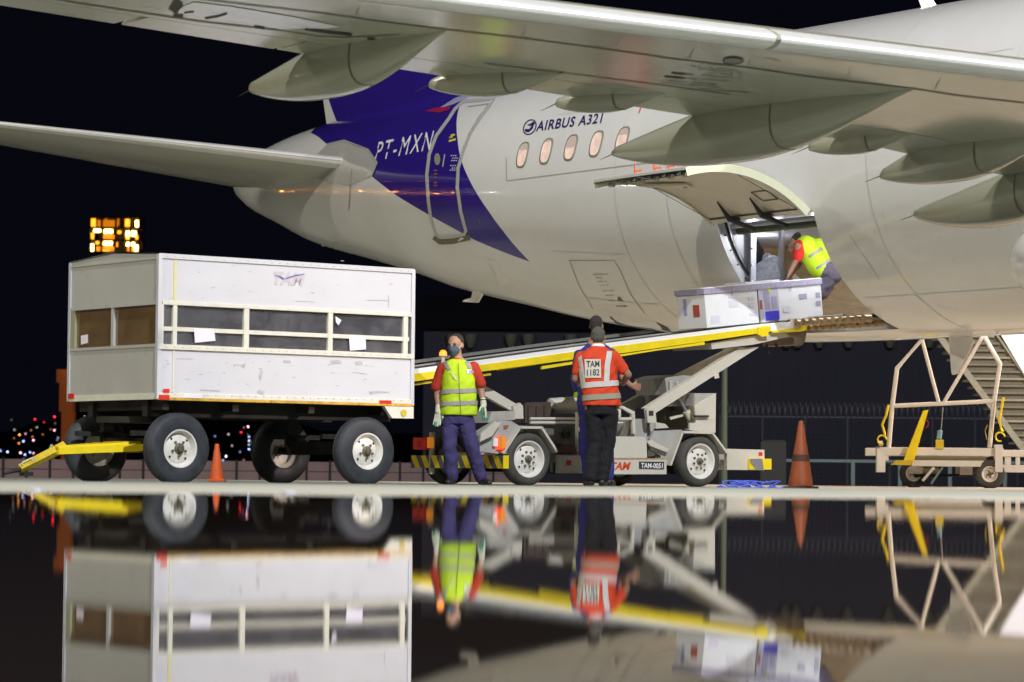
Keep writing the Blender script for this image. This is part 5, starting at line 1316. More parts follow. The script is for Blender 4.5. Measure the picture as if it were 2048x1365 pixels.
def head(par, c, f, h, m_skin, m_hair, body, bald=0, eyes=True, mask=False, hairline=.35):
    """c: head centre, f: facing direction, h: head height. adds head volume to body mesh; returns parts"""
    c = Vector(c); f = Vector(f).normalized(); s = f.cross(Vector((0, 0, 1))).normalized(); u = Vector((0, 0, 1)); q = h/.235
    def e(off, r, sc): 
        # ellipsoid in head axes
        vs = []; n, m = 16, 12; cc = c+s*off[0]*q+f*off[1]*q+u*off[2]*q
        for i in range(m+1):
            t = math.pi*(i+.02*(1 if i == 0 else (-1 if i == m else 0)))/m
            vs.append([cc+(s*(r*sc[0]*math.sin(t)*math.cos(2*math.pi*k/n))+f*(r*sc[1]*math.sin(t)*math.sin(2*math.pi*k/n))+u*(r*sc[2]*math.cos(t)))*q for k in range(n)])
        return vs
    body.rings(e((0, -.005, .025), .1, (.76, .92, .90))); body.rings(e((0, .022, -.045), .1, (.58, .62, .70)))
    body.rings(e((0, .055, -.085), .03, (1.0, .8, .7)))             # chin
    body.rings(e((0, .098, -.012), .016, (.75, .9, 1.5))); body.rings(e((0, .106, -.026), .014, (1.1, .9, .7)))   # nose
    body.rings(e((0, .088, .020), .02, (2.4, .5, .55)))             # brow
    for k in (-1, 1): body.rings(e((k*.077, -.008, -.005), .03, (.28, .6, 1.0)))      # ears
    body.rings(e((0, .088, -.058), .014, (1.5, .5, .5)))
    cap(body, c+(-f*.015-u*.06)*q, c+(-f*.02-u*.17)*q, .054*q, .060*q)
    mb = MB(); mb.rings(e((0, -.017, .036), .1, (.785, .93, .87))); mb.rings(e((0, -.040, .0), .1, (.715, .66, .66)))
    organic(mb, 'hair', m_hair, par, .006, 2)
    if eyes:
        for k in (-1, 1):
            mb = MB(); mb.rings(e((k*.031, .080, .004), .012, (1.1, .5, .62))); mb.build('eye', M_EYE, par)
            mb = MB(); mb.rings(e((k*.031, .089, .022), .016, (1.25, .35, .22))); mb.build('eyebrow', m_hair, par)
    if mask:
        mb = MB(); mb.rings(e((0, .043, -.050), .1, (.63, .66, .56))); mb.rings(e((0, .098, -.036), .03, (.9, .8, 1.3))); mb.rings(e((0, .06, -.085), .04, (1.0, .9, .7)))
        organic(mb, 'face_mask', M_MASK, par, .006, 4)
        for k in (-1, 1):
            mb = MB(); mb.tube([c+(s*k*.062+f*.05-u*.03)*q, c+(s*k*.080-f*.005+u*.01)*q], .003, 5); mb.build('mask_loop', M_WHITEP, par)

def vest_man():
    Y = 30.9; t = thing('person', P(916, 968, Y), 'man in yellow-green vest, red shirt, face mask and white gloves standing beside the trailer', 'person')
    t.location.z = 0; t['_org'] = tuple((t.location.x, t.location.y, 0))
    J = lambda x, y, d=0: P(x, y, Y+d)
    bd = MB(); head(t, J(911, 691, -.02), (-.42, -.9, -.05), .250, M_SKIN, M_HAIR, bd, mask=True)
    tor = Torso([(712, 913, .055, .055), (722, 914, .10, .075), (728, 915, .155, .085), (735, 915, .175, .10), (750, 916, .165, .11), (800, 916, .16, .10), (838, 914, .155, .10), (846, 913, .14, .09)], Y)
    tor.mesh(bd)
    for (sh, el, wr) in (((882, 740, .02), (875, 788, .03), (877, 818, -.02)), ((949, 737, .02), (962, 780, .05), (967, 806, .0))):
        cap(bd, J(*sh), J(*el), .052, .041); cap(bd, J(*el), J(*wr), .040, .027)
    for (hp, kn, an, toe) in (((900, 840, 0), (899, 893, -.05), (903, 948, .0), (897, 960, -.14)), ((930, 840, 0), (943, 893, -.03), (961, 950, .06), (974, 961, -.06))):
        cap(bd, J(*hp), J(*kn), .075, .052); cap(bd, J(*kn), J(*an), .05, .03)
    organic(bd, 'body', M_SKIN, t)
    # shirt
    mb = MB(); s2 = Torso([(716, 913, .07, .065), (724, 914, .11, .08), (731, 915, .165, .095), (738, 915, .185, .11), (752, 916, .175, .12), (826, 916, .17, .115)], Y); s2.mesh(mb)
    cap(mb, J(886, 738, .01), J(874, 774, .03), .068, .066); cap(mb, J(947, 736, .01), J(961, 768, .04), .068, .062)
    organic(mb, 'shirt', M_REDSH, t)
    # vest
    V = Torso([(719, 913, .075, .072), (723, 914, .115, .10), (729, 915, .150, .118), (737, 915.5, .165, .132), (750, 916, .170, .145), (765, 916.5, .184, .150), (800, 917, .198, .148), (831, 917, .204, .145)], Y)
    mb = MB(); V.mesh(mb, 0, .004)
    v = organic(mb, 'vest', M_HIVIS, t, .009, 3)
    for y0, y1 in ((779, 787.5), (803.5, 812)):
        mb = MB(); V.band(mb, y0, y1, .007, slope=-2.0); mb.build('reflective_tape', M_TAPE, v)
    for pts in (((889, 724), (894, 733), (899, 741)), ((934, 724), (938, 731), (941, 738))):
        mb = MB(); V.stripe(mb, pts, 8, .009); mb.build('shoulder_tape', M_TAPE, v)
    mb = MB(); V.stripe(mb, [(917, 727), (919, 770), (922, 828)], 1.6, .009); mb.build('zip', mat('olive_zip', (.18, .26, .02), .6), v)
    mb = MB(); V.stripe(mb, [(941, 740), (941, 748)], 15, .009); mb.build('name_tag', M_WHITEP, v)
    mb = MB(); V.stripe(mb, [(943, 742), (943, 746)], 9, .011); mb.build('tag_print', M_INKP, v)
    mb = MB(); V.stripe(mb, [(903, 746), (908, 754), (914, 762)], 5, .009); mb.build('pale_patch', mat('pale_green_patch', (.66, .76, .42), .5), v)
    # trousers
    mb = MB(); pel = Torso([(822, 915, .17, .115), (834, 914, .172, .12), (848, 914, .165, .115)], Y); pel.mesh(mb)
    for (hp, kn, an) in (((900, 843, 0), (899, 893, -.05), (904, 952, .0)), ((930, 843, 0), (943, 893, -.03), (961, 953, .05))):
        cap(mb, J(*hp), J(*kn), .097, .080); cap(mb, J(*kn), J(*an), .080, .068)
    organic(mb, 'trousers', M_TROU, t)
    for (an, toe) in (((905, 958, .03), (896, 963, -.16)), ((963, 958, .06), (978, 963, -.10))):
        mb = MB(); a = J(*an); b = J(*toe); a.z = .05; b.z = .035; cap(mb, a, b, .045, .036); organic(mb, 'shoe', M_SHOE, t)
    for (wr, tip, th) in (((877, 814, -.02), (874, 853, -.06), Vector((1, -.2, 0))), ((966, 801, .0), (971, 840, -.05), Vector((-.5, -.8, 0)))):
        mb = MB(); a = J(*wr); b = J(*tip); cap(mb, a, a+(b-a)*.25, .034, .034); hand(mb, a+(b-a)*.10, b, (-.2, -.4, 0) if wr[0] < 900 else (-.8, -.3, 0), r=.0125, thumb=th.normalized())
        g = organic(mb, 'glove', M_GLOVE, t, .0065, 2)
        mb = MB(); d = (b-a).normalized(); s_ = d.cross(Vector((0, -1, 0))).normalized()
        tb = a+(b-a)*.45+th.normalized()*.045; cap(mb, tb+Vector((0, -.012, 0)), tb+(b-a)*.24+Vector((0, -.012, 0)), .016, .013, 8)
        for q in (-1, 0, 1): cap(mb, a+(b-a)*.82+s_*q*.022+Vector((0, -.004, 0)), a+(b-a)*.97+s_*q*.022+Vector((0, -.006, 0)), .0145, .012, 8)
        organic(mb, 'green_fingertips', M_GLOVEG, g, .006, 2)
    mb = MB(); a = J(966, 801, .0); mb.lathe([(.030, -.012), (.034, -.012), (.034, .012), (.030, .012)], a, (0, 0, 1), 14); mb.build('wristband', M_DARK, t)
vest_man()

def orange_man():
    Y = 31.35; t = thing('person', P(1196, 968, Y), 'man in red-orange reflective vest numbered 1182, seen from behind in black trousers', 'person')
    t['_org'] = (t.location.x, t.location.y, 0); t.location.z = 0
    J = lambda x, y, d=0: P(x, y, Y+d)
    bd = MB(); head(t, J(1196, 676, .02), (.05, 1, -.10), .235, M_SKIN2, M_HAIRG, bd, eyes=False)
    tor = Torso([(694, 1196, .06, .06), (702, 1196, .11, .08), (710, 1196, .16, .10), (730, 1196, .165, .11), (800, 1202, .16, .10), (815, 1202, .15, .10)], Y); tor.mesh(bd)
    for (sh, el, wr) in (((1229, 716, .02), (1256, 750, .06), (1246, 768, .28)), ((1162, 718, .02), (1152, 758, .06), (1172, 772, .30))):
        cap(bd, J(*sh), J(*el), .055, .043); cap(bd, J(*el), J(*wr), .042, .028); w = J(*wr)
        hand(bd, w, w+Vector((-.06, .15, .02)), (0, 0, -1))
    for (hp, kn, an, toe) in (((1184, 815, 0), (1190, 885, .06), (1180, 950, .04), (1172, 958, .2)), ((1220, 815, 0), (1216, 885, .10), (1204, 952, .14), (1206, 960, .3))):
        cap(bd, J(*hp), J(*kn), .08, .055); cap(bd, J(*kn), J(*an), .055, .03)
    organic(bd, 'body', M_SKIN2, t)
    mb = MB(); cl = Torso([(688, 1196, .062, .06), (697, 1196, .085, .075)], Y+.01); cl.mesh(mb); mb.build('shirt_collar', M_WHITEP, t)
    V = Torso([(693, 1196, .075, .075), (699, 1196, .125, .10), (706, 1195.5, .175, .125), (716, 1195, .205, .145), (740, 1196, .205, .155), (775, 1200, .200, .155), (795, 1203, .205, .155), (812, 1205, .215, .150)], Y)
    mb = MB(); V.mesh(mb, 0, .005); cap(mb, J(1226, 714, .02), J(1245, 738, .05), .075, .066); cap(mb, J(1164, 716, .02), J(1156, 742, .05), .075, .066)
    v = organic(mb, 'vest', M_REDV, t, .009, 3)
    for y0, y1, sl in ((764, 775, -3.5), (789, 800, -3)):
        mb = MB(); V.band(mb, y0, y1, .009, slope=sl); mb.build('reflective_tape', M_TAPEW if y0 < 780 else mat('olive_tape', (.33, .31, .24), .4), v)
    mb = MB(); V.stripe(mb, [(1158, 712), (1162, 740), (1166, 772)], 10, .010); mb.build('vertical_tape', M_TAPEW, v)
    mb = MB(); V.stripe(mb, [(1219, 703), (1214, 730), (1212, 766)], 11, .010); mb.build('vertical_tape', M_TAPEW, v)
    mb = MB(); V.stripe(mb, [(1184.5, 720), (1185, 738), (1185.5, 757)], 32, .010); bp = mb.build('back_patch', mat('pale_patch_cloth', (.66, .63, .56), .7, var=.08, scale=20), v)
    mb = MB(); put_text(mb, 'TAM', lambda x, y: V.pt(1172+26*x, 736-12.5*y-1.0*x, -1, .013), 0, .015); mb.build('patch_lettering', M_DARK, bp)
    mb = MB(); put_text(mb, '1182', lambda x, y: V.pt(1173+25*x, 753-12.5*y-1.0*x, -1, .013), 0, .01); mb.build('patch_number', M_DARK, bp)
    mb = MB(); pel = Torso([(796, 1202, .165, .12), (812, 1202, .172, .13), (830, 1202, .165, .125)], Y); pel.mesh(mb)
    for (hp, kn, an) in (((1186, 828, 0), (1192, 885, .04), (1182, 953, .04)), ((1219, 828, 0), (1216, 885, .08), (1205, 955, .10))):
        cap(mb, J(*hp), J(*kn), .095, .082); cap(mb, J(*kn), J(*an), .082, .075)
    organic(mb, 'trousers', M_TROUB, t)
    for (an, toe) in (((1182, 958, .04), (1172, 962, .20)), ((1204, 958, .08), (1210, 962, .28))):
        mb = MB(); a = J(*an); b = J(*toe); a.z = .05; b.z = .035; cap(mb, a, b, .046, .036); organic(mb, 'shoe', M_SHOE, t)
orange_man()

def blue_man():
    Y = 31.95; t = thing('person', P(1190, 966, Y), 'taller worker in blue overalls half hidden behind the man in the red-orange vest', 'person')
    t['_org'] = (t.location.x, t.location.y, 0); t.location.z = 0
    J = lambda x, y, d=0: P(x, y, Y+d)
    bd = MB(); head(t, J(1193, 653, .0), (.25, 1, -.15), .225, M_SKIN2, M_HAIR, bd, eyes=False)
    tor = Torso([(672, 1193, .06, .06), (690, 1192, .11, .08), (700, 1192, .165, .10), (720, 1190, .17, .11), (800, 1188, .16, .10)], Y); tor.mesh(bd)
    for (sh, el, wr) in (((1160, 712, 0), (1151, 760, .02), (1160, 795, .06)), ((1224, 708, 0), (1238, 750, .10), (1262, 772, .12))):
        cap(bd, J(*sh), J(*el), .05, .042); cap(bd, J(*el), J(*wr), .042, .028); w = J(*wr); hand(bd, w, w+(Vector((.02, .03, -.15)) if wr[0] < 1200 else Vector((.12, .05, -.02))), (0, 1, 0))
    for (hp, kn) in (((1176, 815, 0), (1174, 885, -.02)), ((1208, 815, 0), (1214, 885, 0))): cap(bd, J(*hp), J(*kn), .08, .055); cap(bd, J(*kn), J(kn[0]+2, 950), .055, .04)
    organic(bd, 'body', M_SKIN2, t)
    mb = MB(); V = Torso([(686, 1192, .09, .08), (696, 1192, .15, .10), (704, 1191, .195, .12), (716, 1190, .205, .13), (760, 1189, .19, .13), (812, 1188, .185, .13), (830, 1188, .17, .12)], Y); V.mesh(mb, 0, .004)
    cap(mb, J(1159, 711, 0), J(1150, 760, .02), .062, .052); cap(mb, J(1150, 760, .02), J(1158, 790, .05), .052, .044); cap(mb, J(1224, 708, 0), J(1238, 748, .10), .062, .052)
    for (hp, kn, an) in (((1177, 828, 0), (1172, 885, -.02), (1178, 952, 0)), ((1208, 828, 0), (1214, 885, 0), (1216, 952, .02))):
        cap(mb, J(*hp), J(*kn), .095, .078); cap(mb, J(*kn), J(*an), .078, .068)
    ov = organic(mb, 'overalls', M_BLUEO, t)
    mb = MB(); c = J(1157, 790, .05); mb.lathe([(.046, -.03), (.052, -.028), (.052, .028), (.046, .03)], c, (0, 0, 1), 16); mb.build('cuff_tape', M_HIVIS, ov)
    for (an, toe) in (((1178, 958, .0), (1176, 962, .22)), ((1218, 958, .02), (1226, 962, .22))):
        mb = MB(); a = J(*an); b = J(*toe); a.z = .05; b.z = .035; cap(mb, a, b, .046, .036); organic(mb, 'shoe', M_SHOE, t)
blue_man()

def hold_man():
    Y = 35.0; J = lambda x, y, d=0: P(x, y, Y+d)
    t = thing('person', P(1665, 610, Y+.2), 'worker in yellow-green vest and red shirt bending forward inside the cargo hold', 'person'); t['_org'] = tuple(t.location)
    bd = MB(); head(t, J(1589, 487, .05), (-.8, -.3, -.65), .22, M_SKIN2, M_HAIR, bd, eyes=True, mask=False)
    cap(bd, J(1600, 492, .1), J(1650, 545, .1), .12, .13); cap(bd, J(1597, 494, -.10), J(1594, 518, -.12), .05, .042); cap(bd, J(1594, 518, -.12), J(1580, 543, -.10), .042, .03); hand(bd, J(1580, 543, -.10), J(1572, 563, -.10), (-1, 0, 0))
    cap(bd, J(1612, 500, .32), J(1596, 530, .36), .05, .042); cap(bd, J(1596, 530, .36), J(1580, 552, .30), .042, .03); hand(bd, J(1580, 552, .30), J(1572, 568, .28), (-1, 0, 0))
    organic(bd, 'body', M_SKIN2, t)
    mb = MB(); cap(mb, J(1601, 492, -.06), J(1595, 514, -.11), .078, .068); cap(mb, J(1606, 494, .26), J(1600, 516, .32), .072, .062); cap(mb, J(1604, 492, .1), J(1625, 515, .1), .115, .12)
    organic(mb, 'shirt', mat('bright_red_cotton', (.62, .02, .012), .85, var=.1, scale=12), t)
    mb = MB(); ax = []
    cap(mb, J(1612, 493, -.01), J(1640, 536, .0), .135, .142, 20); cap(mb, J(1618, 494, .20), J(1642, 536, .20), .13, .14, 20); cap(mb, J(1636, 492, .1), J(1645, 520, .1), .10, .12)
    v = organic(mb, 'vest', M_HIVIS, t, .01, 4)
    a = J(1612, 493, .1); b = J(1640, 536, .1); d = (b-a).normalized(); s_ = Vector((0, 1, 0))
    for k, w in ((.42, .035), (.95, .03)):
        mb = MB(); c = a+(b-a)*k; n = 28; r1 = []; r2 = []; u = d.cross(s_).normalized()
        for q in range(n):
            t_ = 2*math.pi*q/n; off = u*math.cos(t_)*.158+s_*math.sin(t_)*.262
            r1.append(c+off-d*w/2); r2.append(c+off+d*w/2)
        mb.add(r1+r2, [(q, (q+1) % n, n+(q+1) % n, n+q) for q in range(n)], 0, True); mb.build('reflective_tape', M_TAPE, v)
    mb = MB(); cap(mb, J(1648, 540, .0), J(1664, 548, .0), .135, .12); cap(mb, J(1650, 540, .2), J(1664, 550, .2), .13, .12); cap(mb, J(1660, 550, .0), J(1638, 584, -.0), .11, .08); cap(mb, J(1662, 550, .22), J(1644, 588, .2), .11, .08)
    organic(mb, 'trousers', M_TROUG, t)
    mb = MB(); cap(mb, J(1636, 590, 0), J(1620, 594, 0), .05, .045); organic(mb, 'shoe', M_SHOE, t)
    mb = MB(); cap(mb, J(1642, 594, .2), J(1626, 598, .2), .05, .045); organic(mb, 'shoe', M_SHOE, t)
hold_man()
def hold_load():
    Y = 35.4; J = lambda x, y, d=0: P(x, y, Y+d)
    mb = MB(); cap(mb, J(1515, 545, .4), J(1513, 505, .4), .20, .10); cap(mb, J(1514, 500, .4), J(1512, 478, .4), .07, .02); one2 = organic(mb, 'duffel_bag', M_BAG, None, .014, 5)
    one2['label'] = 'dark cloth sack slumped against the partition inside the hold'; one2['category'] = 'bag'
    rnd = random.Random(2)
    mb = MB(); cap(mb, J(1520, 556, 0), J(1545, 530, .0), .17, .12); cap(mb, J(1548, 556, .1), J(1535, 518, .1), .14, .07); cap(mb, J(1510, 560, .1), J(1555, 558, 0), .12, .14)
    o = organic(mb, 'wrapped_bundle', M_PLASTIC, None, .014, 1); o['label'] = 'pale bundle wrapped in crumpled clear plastic inside the hold beside its door post'; o['category'] = 'bundle'
    mb = MB(); q = [J(x, y, -.05) for x, y in ((1578, 552), (1590, 548), (1606, 562), (1596, 568))]; mb.poly(q, (0, .4, .0)); one(mb, 'carton', mat('cream_carton', (.62, .58, .44), .7), 'cream carton under the bending worker inside the hold', 'box')
hold_load()

# ------------------------------------------------------------------ CONES, WEBBING
def cone(px, pyt, Y, h_, rb, m, label, base=True, dark=False):
    p = P(px, pyt, Y); x, y = p.x, p.y
    t = thing('traffic_cone', (x, y, 0), label, 'cone', 'traffic cones')
    mb = MB(); mb.lathe([(rb, .03), (rb*.99, .05), (.028, h_-.02), (.022, h_), (.012, h_), (.016, h_-.03)], (x, y, 0), (0, 0, 1), 24); mb.build('cone_body', m, t)
    mb = MB(); mb.box((x-rb*1.3, y-rb*1.3, 0), (x+rb*1.3, y+rb*1.3, .03), bev=.008); mb.build('cone_base', m if not dark else mat('black_cone_base', (.05, .03, .02), .7), t)
    if dark:
        mb = MB(); rr = lambda z: rb+(.028-rb)*(z-.05)/(h_-.07)+.0025
        mb.lathe([(rr(.30), .30), (rr(.37), .37)], (x, y, 0), (0, 0, 1), 24); mb.build('grimy_band', mat('grimy_band', (.06, .022, .012), .7, var=.6, scale=14), t)
    return t
cone(434, 889, 35.8, .47, .085, M_ORANGE, 'small bright orange traffic cone behind the trailer wheel')
c_ = cone(1602, 838, 31.0, .735, .135, M_ORANGED, 'large grimy orange traffic cone right of the belt loader', dark=True)
def webbing():
    rnd = random.Random(4); mb = MB()
    for k in range(7):
        pts = []; x0 = rnd.uniform(1440, 1530); yy = 31+rnd.uniform(-.3, .3); r = rnd.uniform(.04, .10)
        for i in range(22):
            a = i/21*rnd.uniform(2.6, 3.2)*math.pi*.9; c = P(x0+i*1.6, 970, yy); pts.append((c.x+r*math.cos(a), yy+r*.7*math.sin(a), .02+abs(.06*math.sin(a*.5+k))))
        mb.tube(pts, .009, 5)
    pts = [(P(1435+i*7, 970, 31).x, 31+.05*math.sin(i), .012+.012*math.sin(i*1.7)) for i in range(20)]
    mb.tube(pts, .013, 5)
    one(mb, 'strap', M_BLUEROPE, 'tangle of bright blue webbing on the ground between loader and large cone', 'strap')
webbing()

# ------------------------------------------------------------------ TOWABLE STAND behind the belly, right
def stand():
    Y = 38.0; J = lambda x, y, d=0: P(x, y, Y+d)
    t = thing('wheeled_stand', P(1880, 980, Y), 'white tubular wheeled stand with yellow prop and hooks under the belly', 'stand'); t['_org'] = (t.location.x, Y, -.02); t.location.z = -.02
    wm = mat('stand_cream_paint', (.62, .61, .56), .45, var=.08, scale=8, dirt=(.4, .35, .25), dscale=10, dthr=.66)
    def tube(pts, r, nm='tube', m=wm, d=0): mb = MB(); mb.tube([J(x, y, d) for x, y in pts], r, 10); return mb.build(nm, m, t)
    for d in (0, 1.1):
        tube([(1777, 898), (1784, 815), (1794, 737), (1850, 672), (1860, 640)], .031, 'frame_post', d=d); tube([(1979, 896), (1987, 810), (2000, 728), (1968, 672), (1960, 640)], .031, 'frame_post', d=d)
        tube([(1784, 812.5), (1985, 803)], .030, 'cross_bar', d=d); tube([(1842, 672), (1877, 805)], .025, 'diagonal_tube', d=d); tube([(1966, 672), (1888, 805)], .025, 'diagonal_tube', d=d)
    def bx(x0, y0, x1, y1, d0, d1, nm, m=wm):
        a = J(x0, y1); b = J(x1, y0); mb = MB(); mb.box((a.x, Y+d0, a.z), (b.x, Y+d1, b.z), bev=.006); return mb.build(nm, m, t)
    bx(1752, 897, 2006, 911, -.05, .05, 'base_beam'); bx(1752, 897, 2006, 911, 1.1, 1.2, 'base_beam')
    bx(1752, 897, 1769, 945, -.10, .02, 'corner_leg'); bx(1988, 890, 2003, 945, -.10, .02, 'corner_leg'); bx(1769, 911.5, 1776, 922, -.06, .02, 'gusset')
    bx(1824, 922, 1968, 933, -.02, .05, 'lower_beam'); bx(1838, 911, 1975, 922, .1, .9, 'deck', mat('olive_deck', (.24, .23, .15), .6, var=.2))
    bx(2003, 901, 2090, 914, -.02, .06, 'rear_beam'); bx(2003, 931, 2090, 945, -.02, .06, 'rear_beam'); bx(2010, 914, 2022, 931, .0, .04, 'rear_strut'); bx(2032, 914, 2040, 931, .0, .04, 'rear_strut')
    bx(1828, 934, 1850, 948, .2, .5, 'hanger'); bx(1925, 932, 1950, 950, .2, .6, 'hanger'); bx(1850, 935, 1885, 952, .3, .7, 'winch', mat('olive_deck', (.24, .23, .15), .6))
    tube([(1868, 935), (1845, 962)], .02, 'brace'); tube([(1885, 935), (1862, 968)], .015, 'brace', mat('teal_brace', (.16, .24, .24), .6))
    # yellow prop
    mb = MB(); q = [J(x, y, -.14) for x, y in ((1847, 822), (1857, 820), (1827, 926), (1806, 926))]; mb.poly(q, (0, .05, 0)); pr = mb.build('yellow_prop', M_YEL, t)
    mb = MB(); q = [J(x, y, -.16) for x, y in ((1783, 930), (1792, 921), (1826, 921), (1824, 931))]; mb.poly(q, (0, .12, 0)); mb.build('prop_foot', M_YELD, pr)
    mb = MB(); c = J(1851, 848, -.14); mb.tube([c+Vector((.04*math.cos(a), 0, .05*math.sin(a))) for a in [i*math.pi/6-1.5 for i in range(8)]], .004, 5); mb.build('red_lanyard', M_REDR, pr)
    for pts, rr in ((((1777, 810), (1772, 832), (1764, 850), (1769, 866), (1769, 872)), (1764, 880)), (((2007, 795), (2002, 822), (1998, 844), (2003, 860), (2006, 864)), (2000, 874))):
        mb = MB(); mb.tube([J(x, y, -.12) for x, y in pts], .017, 8); hk = mb.build('yellow_hook', M_YEL, t)
        mb = MB(); c = J(*rr, -.12); mb.tube([c+Vector((.06*math.cos(a), 0, .06*math.sin(a))) for a in [i*math.pi/5 for i in range(9)]], .013, 6); mb.build('hook_eye', M_YEL, hk)
    mb = MB(); c = J(1758, 885, -.11); mb.box((c.x, c.y, c.z-.05), (c.x+.05, c.y+.05, c.z+.02)); mb.build('hook_socket', wm, t)
    tube([(1886, 815), (1882, 862)], .006, 'cord', M_STEEL); 
    mb = MB(); a = J(1880, 862); b = J(1878, 878); mb.tube([a+Vector((0, 0, .01)), a, b], [.012, .034, .034], 10); mb.build('blue_bottle', mat('pale_blue_plastic', (.16, .33, .46), .4), t)
    bx(1870, 880, 1886, 899, -.07, -.052, 'ratchet', M_YELD)
    tube([(1975, 850), (1970, 862), (1974, 880)], .005, 'cord', M_YELD)
    for (x, d, m) in ((1980, .0, M_TYRE2), (1828, .5, M_TYRE), (1828, 1.0, M_TYRE)):
        c = J(x, 950, d); c.z = .185
        wheel(t, c, (-.25, -1, 0), .195, .10, .095, m, M_RIM, .022, 4, n=28)
    tube([(1980, 950), (1828, 952)], .02, 'axle', M_TAR, .3)
stand()
def stairs():
    Y = 41.5; J = lambda x, y, d=0: P(x, y, Y+d)
    t = thing('boarding_stairs', P(2030, 985, Y), 'dim grey boarding stairs rising diagonally at the right edge, behind the wheeled stand', 'stairs'); t['_org'] = (t.location.x, Y, -.05); t.location.z = -.05
    sm = mat('stair_olive_grey', (.22, .21, .15), .6, var=.25, scale=7); st = mat('stair_tread', (.13, .115, .08), .6, var=.3, scale=9)
    def beam(x0, y0, x1, y1, w, d, dd, nm, m): 
        mb = MB(); q = [J(x0, y0, d), J(x0+w, y0, d), J(x1+w, y1, d), J(x1, y1, d)]; mb.poly(q, (0, dd, 0)); return mb.build(nm, m, t)
    beam(1868, 668, 2052, 915, 15, 0, .06, 'stringer', sm); beam(1868, 668, 2052, 915, 15, 1.2, .06, 'stringer', sm)
    beam(1990, 668, 2160, 915, 5, 0, .04, 'rail', sm)
    mb = MB(); q = [J(x, y, .07) for x, y in ((1884, 668), (1990, 668), (2160, 915), (2066, 915))]; mb.poly(q, (0, .02, 0)); mb.build('side_panel', mat('stair_side_panel', (.10, .092, .06), .6, var=.3, scale=6), t)
    for k in range(17):
        y = 672+k*14.2; x = 1868+(y-668)*.745
        mb = MB(); a = J(x+15, y, -.0); b = J(x+118, y+2, 0); mb.box((a.x, Y+.02, a.z-.018), (b.x, Y+1.15, a.z+.012)); mb.build('tread', st if k % 3 else sm, t)
    mb = MB(); q = [J(x, y, -.02) for x, y in ((1996, 660), (2150, 660), (2150, 900), (2062, 772))]; mb.poly(q, (0, .03, 0)); mb.build('white_side_panel', mat('pale_side_panel', (.72, .74, .80), .45), t)
stairs()

